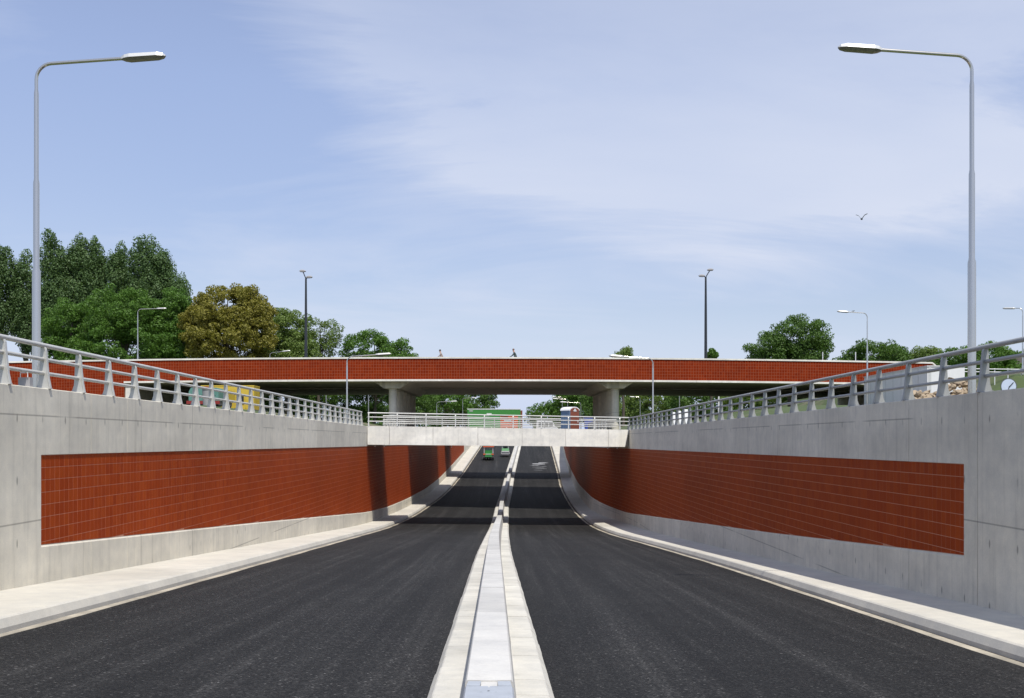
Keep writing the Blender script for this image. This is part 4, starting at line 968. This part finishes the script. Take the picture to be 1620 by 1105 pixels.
def tree(Y, blobs, kind, label, name='broadleaf_tree', group='trees beyond the red bridge', clump=1.0, dens=1.0, size=.42, upright=False, seed=0):
    """blobs: photo-space ellipses (cx, cy, rx, ry) measured at distance Y, turned into metres"""
    rs_ = np.random.default_rng(seed + 100); cx0 = sum(b[0] * b[2] for b in blobs) / sum(b[2] for b in blobs)
    X = PX(cx0, Y); z0 = gz(X, Y); root = empty(name, label, 'tree', (X, Y, z0), group=group)
    C, Rd = [], []
    big = []
    for (cx, cy, rx, ry) in blobs:
        c = np.array([PX(cx, Y) - X, 0, PZ(cy, Y) - z0]); r = np.array([rx / F * Y, max(rx * .85 / F * Y, 2.0), ry / F * Y]); big.append((c, r))
        vol = (r[0] * r[2] + r[0] * r[1] + r[1] * r[2]); nc = int(max(10, 2.4 * dens * vol / clump ** 2))
        d = rs_.normal(size=(nc, 3)); d /= np.linalg.norm(d, axis=1)[:, None]; q = rs_.uniform(.30, 1.0, nc) ** .45 * rs_.choice([1.0, 1.0, 1.0, 1.10], nc)
        P = c + d * r * q[:, None]
        cr = clump * rs_.uniform(.55, 1.25, nc)
        C.append(P); Rd.append(np.stack([cr, cr, cr * (1.7 if upright else .72)], 1))
    C = np.concatenate(C); Rd = np.concatenate(Rd); keep = C[:, 2] > .3; C, Rd = C[keep], Rd[keep]
    area = sum(b[2] * b[3] * 3.14 for b in blobs)
    size *= .66 * (Y / 165) ** .5; n = int(dens * area * 3.6); n = max(4000, min(n, 90000))
    me = fastmesh('crown', leaves(C, Rd, n, size, rs_), LEAF[kind]); link('crown', me, root)
    zb_ = min(c[2] - r[2] for c, r in big); ztp = max(c[2] + r[2] * .55 for c, r in big); m = MB()
    tr = .011 * (ztp) + .08; m.tube([(0, 0, -.3), (rs_.uniform(-.3, .3), 0, max(1.2, ztp * .3)), (rs_.uniform(-.5, .5), 0, ztp * .6), (rs_.uniform(-.6, .6), 0, ztp)], [tr * 1.35, tr, tr * .7, tr * .2], 9); m.build('trunk', M_BARK, root, smooth=60)
    m = MB()
    for q in range(26):
        i = rs_.integers(len(C)); e = C[i]; zs = max(1.0, min(e[2] * rs_.uniform(.35, .75), ztp)); mid = (e[0] * .45, e[1] * .45, zs + (e[2] - zs) * .35)
        m.tube([(0, 0, zs), mid, tuple(e)], [tr * .42, tr * .25, tr * .06], 5, cap=False)
    m.build('branch', M_BARK, root, smooth=60)
    return root
P_ = dict(kind='poplar', name='poplar_tree', upright=True, group='tall poplars on the far left', size=.50, clump=1.0)
TR_ = [
 (178, [(2, 470, 20, 75), (-14, 500, 24, 70)], 'tall dark poplar cut off by the left edge of the view', P_, 1),
 (180, [(38, 460, 20, 58), (45, 505, 26, 50)], 'slimmer dark poplar just left of the near lamp pole', P_, 2),
 (174, [(84, 440, 22, 64), (92, 490, 28, 60)], 'dark poplar just right of the near lamp pole', P_, 3),
 (176, [(138, 437, 30, 62), (140, 485, 36, 70), (118, 430, 12, 40)], 'broadest poplar, highest of the row above the round green tree', P_, 4),
 (175, [(188, 455, 16, 58), (196, 490, 20, 60)], 'narrow poplar between the broadest and the rightmost big one', P_, 5),
 (173, [(232, 440, 26, 60), (240, 480, 34, 60), (260, 445, 14, 44)], 'rightmost large poplar, leaning tops above the round green tree', P_, 6),
 (172, [(286, 470, 14, 32), (284, 505, 20, 50)], 'small poplar top at the right end of the row', P_, 7),
 (150, [(118, 520, 48, 42), (110, 560, 52, 40)], 'rounded green tree filling the space behind the near lamp pole', dict(kind='green'), 8),
 (146, [(196, 500, 62, 42), (200, 550, 78, 50)], 'big rounded green tree behind the second street lamp on the left', dict(kind='green'), 9),
 (148, [(270, 500, 34, 44), (272, 550, 40, 50)], 'green tree pressed against the left side of the olive-brown tree', dict(kind='green'), 10),
 (143, [(362, 495, 58, 46), (365, 535, 72, 52), (320, 520, 34, 40), (408, 505, 26, 38)], 'olive-brown domed tree behind the red parapet', dict(kind='olive', size=.46, dens=.85, group='')  , 11),
 (152, [(450, 530, 46, 40), (455, 570, 52, 45)], 'light green tree behind the left dark lamp mast', dict(kind='light'), 12),
 (158, [(512, 530, 28, 26), (500, 560, 36, 34)], 'sparse light tree with visible branches right of the left dark mast', dict(kind='light', dens=.42, size=.38), 13),
 (160, [(580, 552, 42, 26), (600, 590, 60, 34)], 'low green tree above the parapet left of the two pedestrians', dict(kind='green'), 14),
 (166, [(635, 556, 24, 18), (640, 600, 40, 36)], 'small green tree ending the tree line above the parapet at left', dict(kind='green'), 15),
 (185, [(440, 640, 60, 42)], 'dark tree under the left span, above the left railing', dict(kind='dark'), 16),
 (188, [(540, 640, 60, 42)], 'dark tree seen under the bridge behind the left lamp by the low bridge', dict(kind='dark'), 17),
 (215, [(640, 640, 52, 38)], 'dark tree seen under the bridge behind the left columns', dict(kind='dark'), 18),
 (238, [(705, 644, 42, 34)], 'green tree under the bridge behind the far left street lamps', dict(kind='green', size=.5), 19),
 (262, [(750, 640, 30, 30), (772, 634, 14, 18), (730, 655, 30, 20)], 'tree at the left side of the gap of sky under the bridge', dict(kind='dark', size=.45), 20),
 (285, [(862, 662, 28, 22), (890, 655, 26, 26)], 'bushy green tree at the right side of the gap of sky under the bridge', dict(kind='green', size=.5), 21),
 (262, [(912, 640, 34, 30), (900, 630, 24, 16)], 'green tree behind the portable toilet and the bunched lamps', dict(kind='green', size=.5), 22),
 (240, [(965, 645, 46, 40)], 'dark tree behind the right columns of the red bridge', dict(kind='dark'), 23),
 (215, [(1035, 645, 56, 42)], 'lighter green tree under the bridge behind the right lamp by the low bridge', dict(kind='light'), 24),
 (205, [(1115, 645, 58, 42)], 'dark tree under the bridge right of the lighter one', dict(kind='dark'), 25),
 (190, [(1205, 640, 62, 40)], 'light green tree showing between the posts of the right railing', dict(kind='light'), 26),
 (180, [(1300, 635, 60, 38)], 'green tree under the right end of the red bridge', dict(kind='green'), 27),
 (190, [(979, 566, 8, 9), (988, 560, 5, 10), (995, 562, 5, 13)], 'tiny sparse treetop above the parapet over the right columns', dict(kind='light', size=.35, dens=1.2, clump=.5), 28),
 (190, [(1127, 563, 6, 9)], 'tiny treetop above the parapet beside the right dark mast', dict(kind='green', size=.35, clump=.5), 29),
 (150, [(1262, 535, 46, 32), (1215, 552, 32, 24), (1285, 560, 32, 30), (1240, 580, 60, 30)], 'dark domed tree above the right half of the parapet', dict(kind='dark', size=.40), 30),
 (165, [(1382, 565, 48, 22), (1350, 575, 26, 18), (1410, 570, 30, 20)], 'low dark green tree behind the right lamp with the perched bird', dict(kind='dark'), 31),
 (180, [(1465, 566, 30, 14), (1470, 585, 50, 24)], 'low light tree right of the end of the red parapet', dict(kind='light', dens=.8), 32),
 (172, [(1520, 570, 40, 18), (1515, 600, 50, 30)], 'low green tree left of the near right lamp pole', dict(kind='green'), 33),
 (168, [(1575, 562, 32, 16), (1580, 595, 45, 30)], 'low green tree just right of the near right lamp pole', dict(kind='green'), 34),
 (185, [(1635, 575, 36, 24)], 'low tree at the right edge behind the house', dict(kind='green'), 35),
]
for Y, bl, lb, kw, sd_ in TR_:
    if sd_ <= 15: Y += 26
    kw = dict(kw); kw['group'] = kw.get('group') or 'trees beyond the red bridge'; kd = kw.pop('kind'); tree(Y, bl, kd, lb, seed=sd_, **kw)
# far woodland that reads as one mass
V = []
for q in range(240):
    x = random.uniform(-420, 420); y = random.uniform(330, 520)
    if abs(x - 12) < 26 + (y - 330) * .05: continue
    V.append(((x, y, .7 + random.uniform(4, 8)), (random.uniform(5, 9), 5, random.uniform(4, 6.5))))
Vv = leaves([v_[0] for v_ in V], [v_[1] for v_ in V], 90000, 1.1, np.random.default_rng(5))
tag(link('far_woodland', fastmesh('far_woodland', Vv, LEAF['dark'])), 'far belt of dark woodland closing the horizon', 'woodland', kind='stuff')
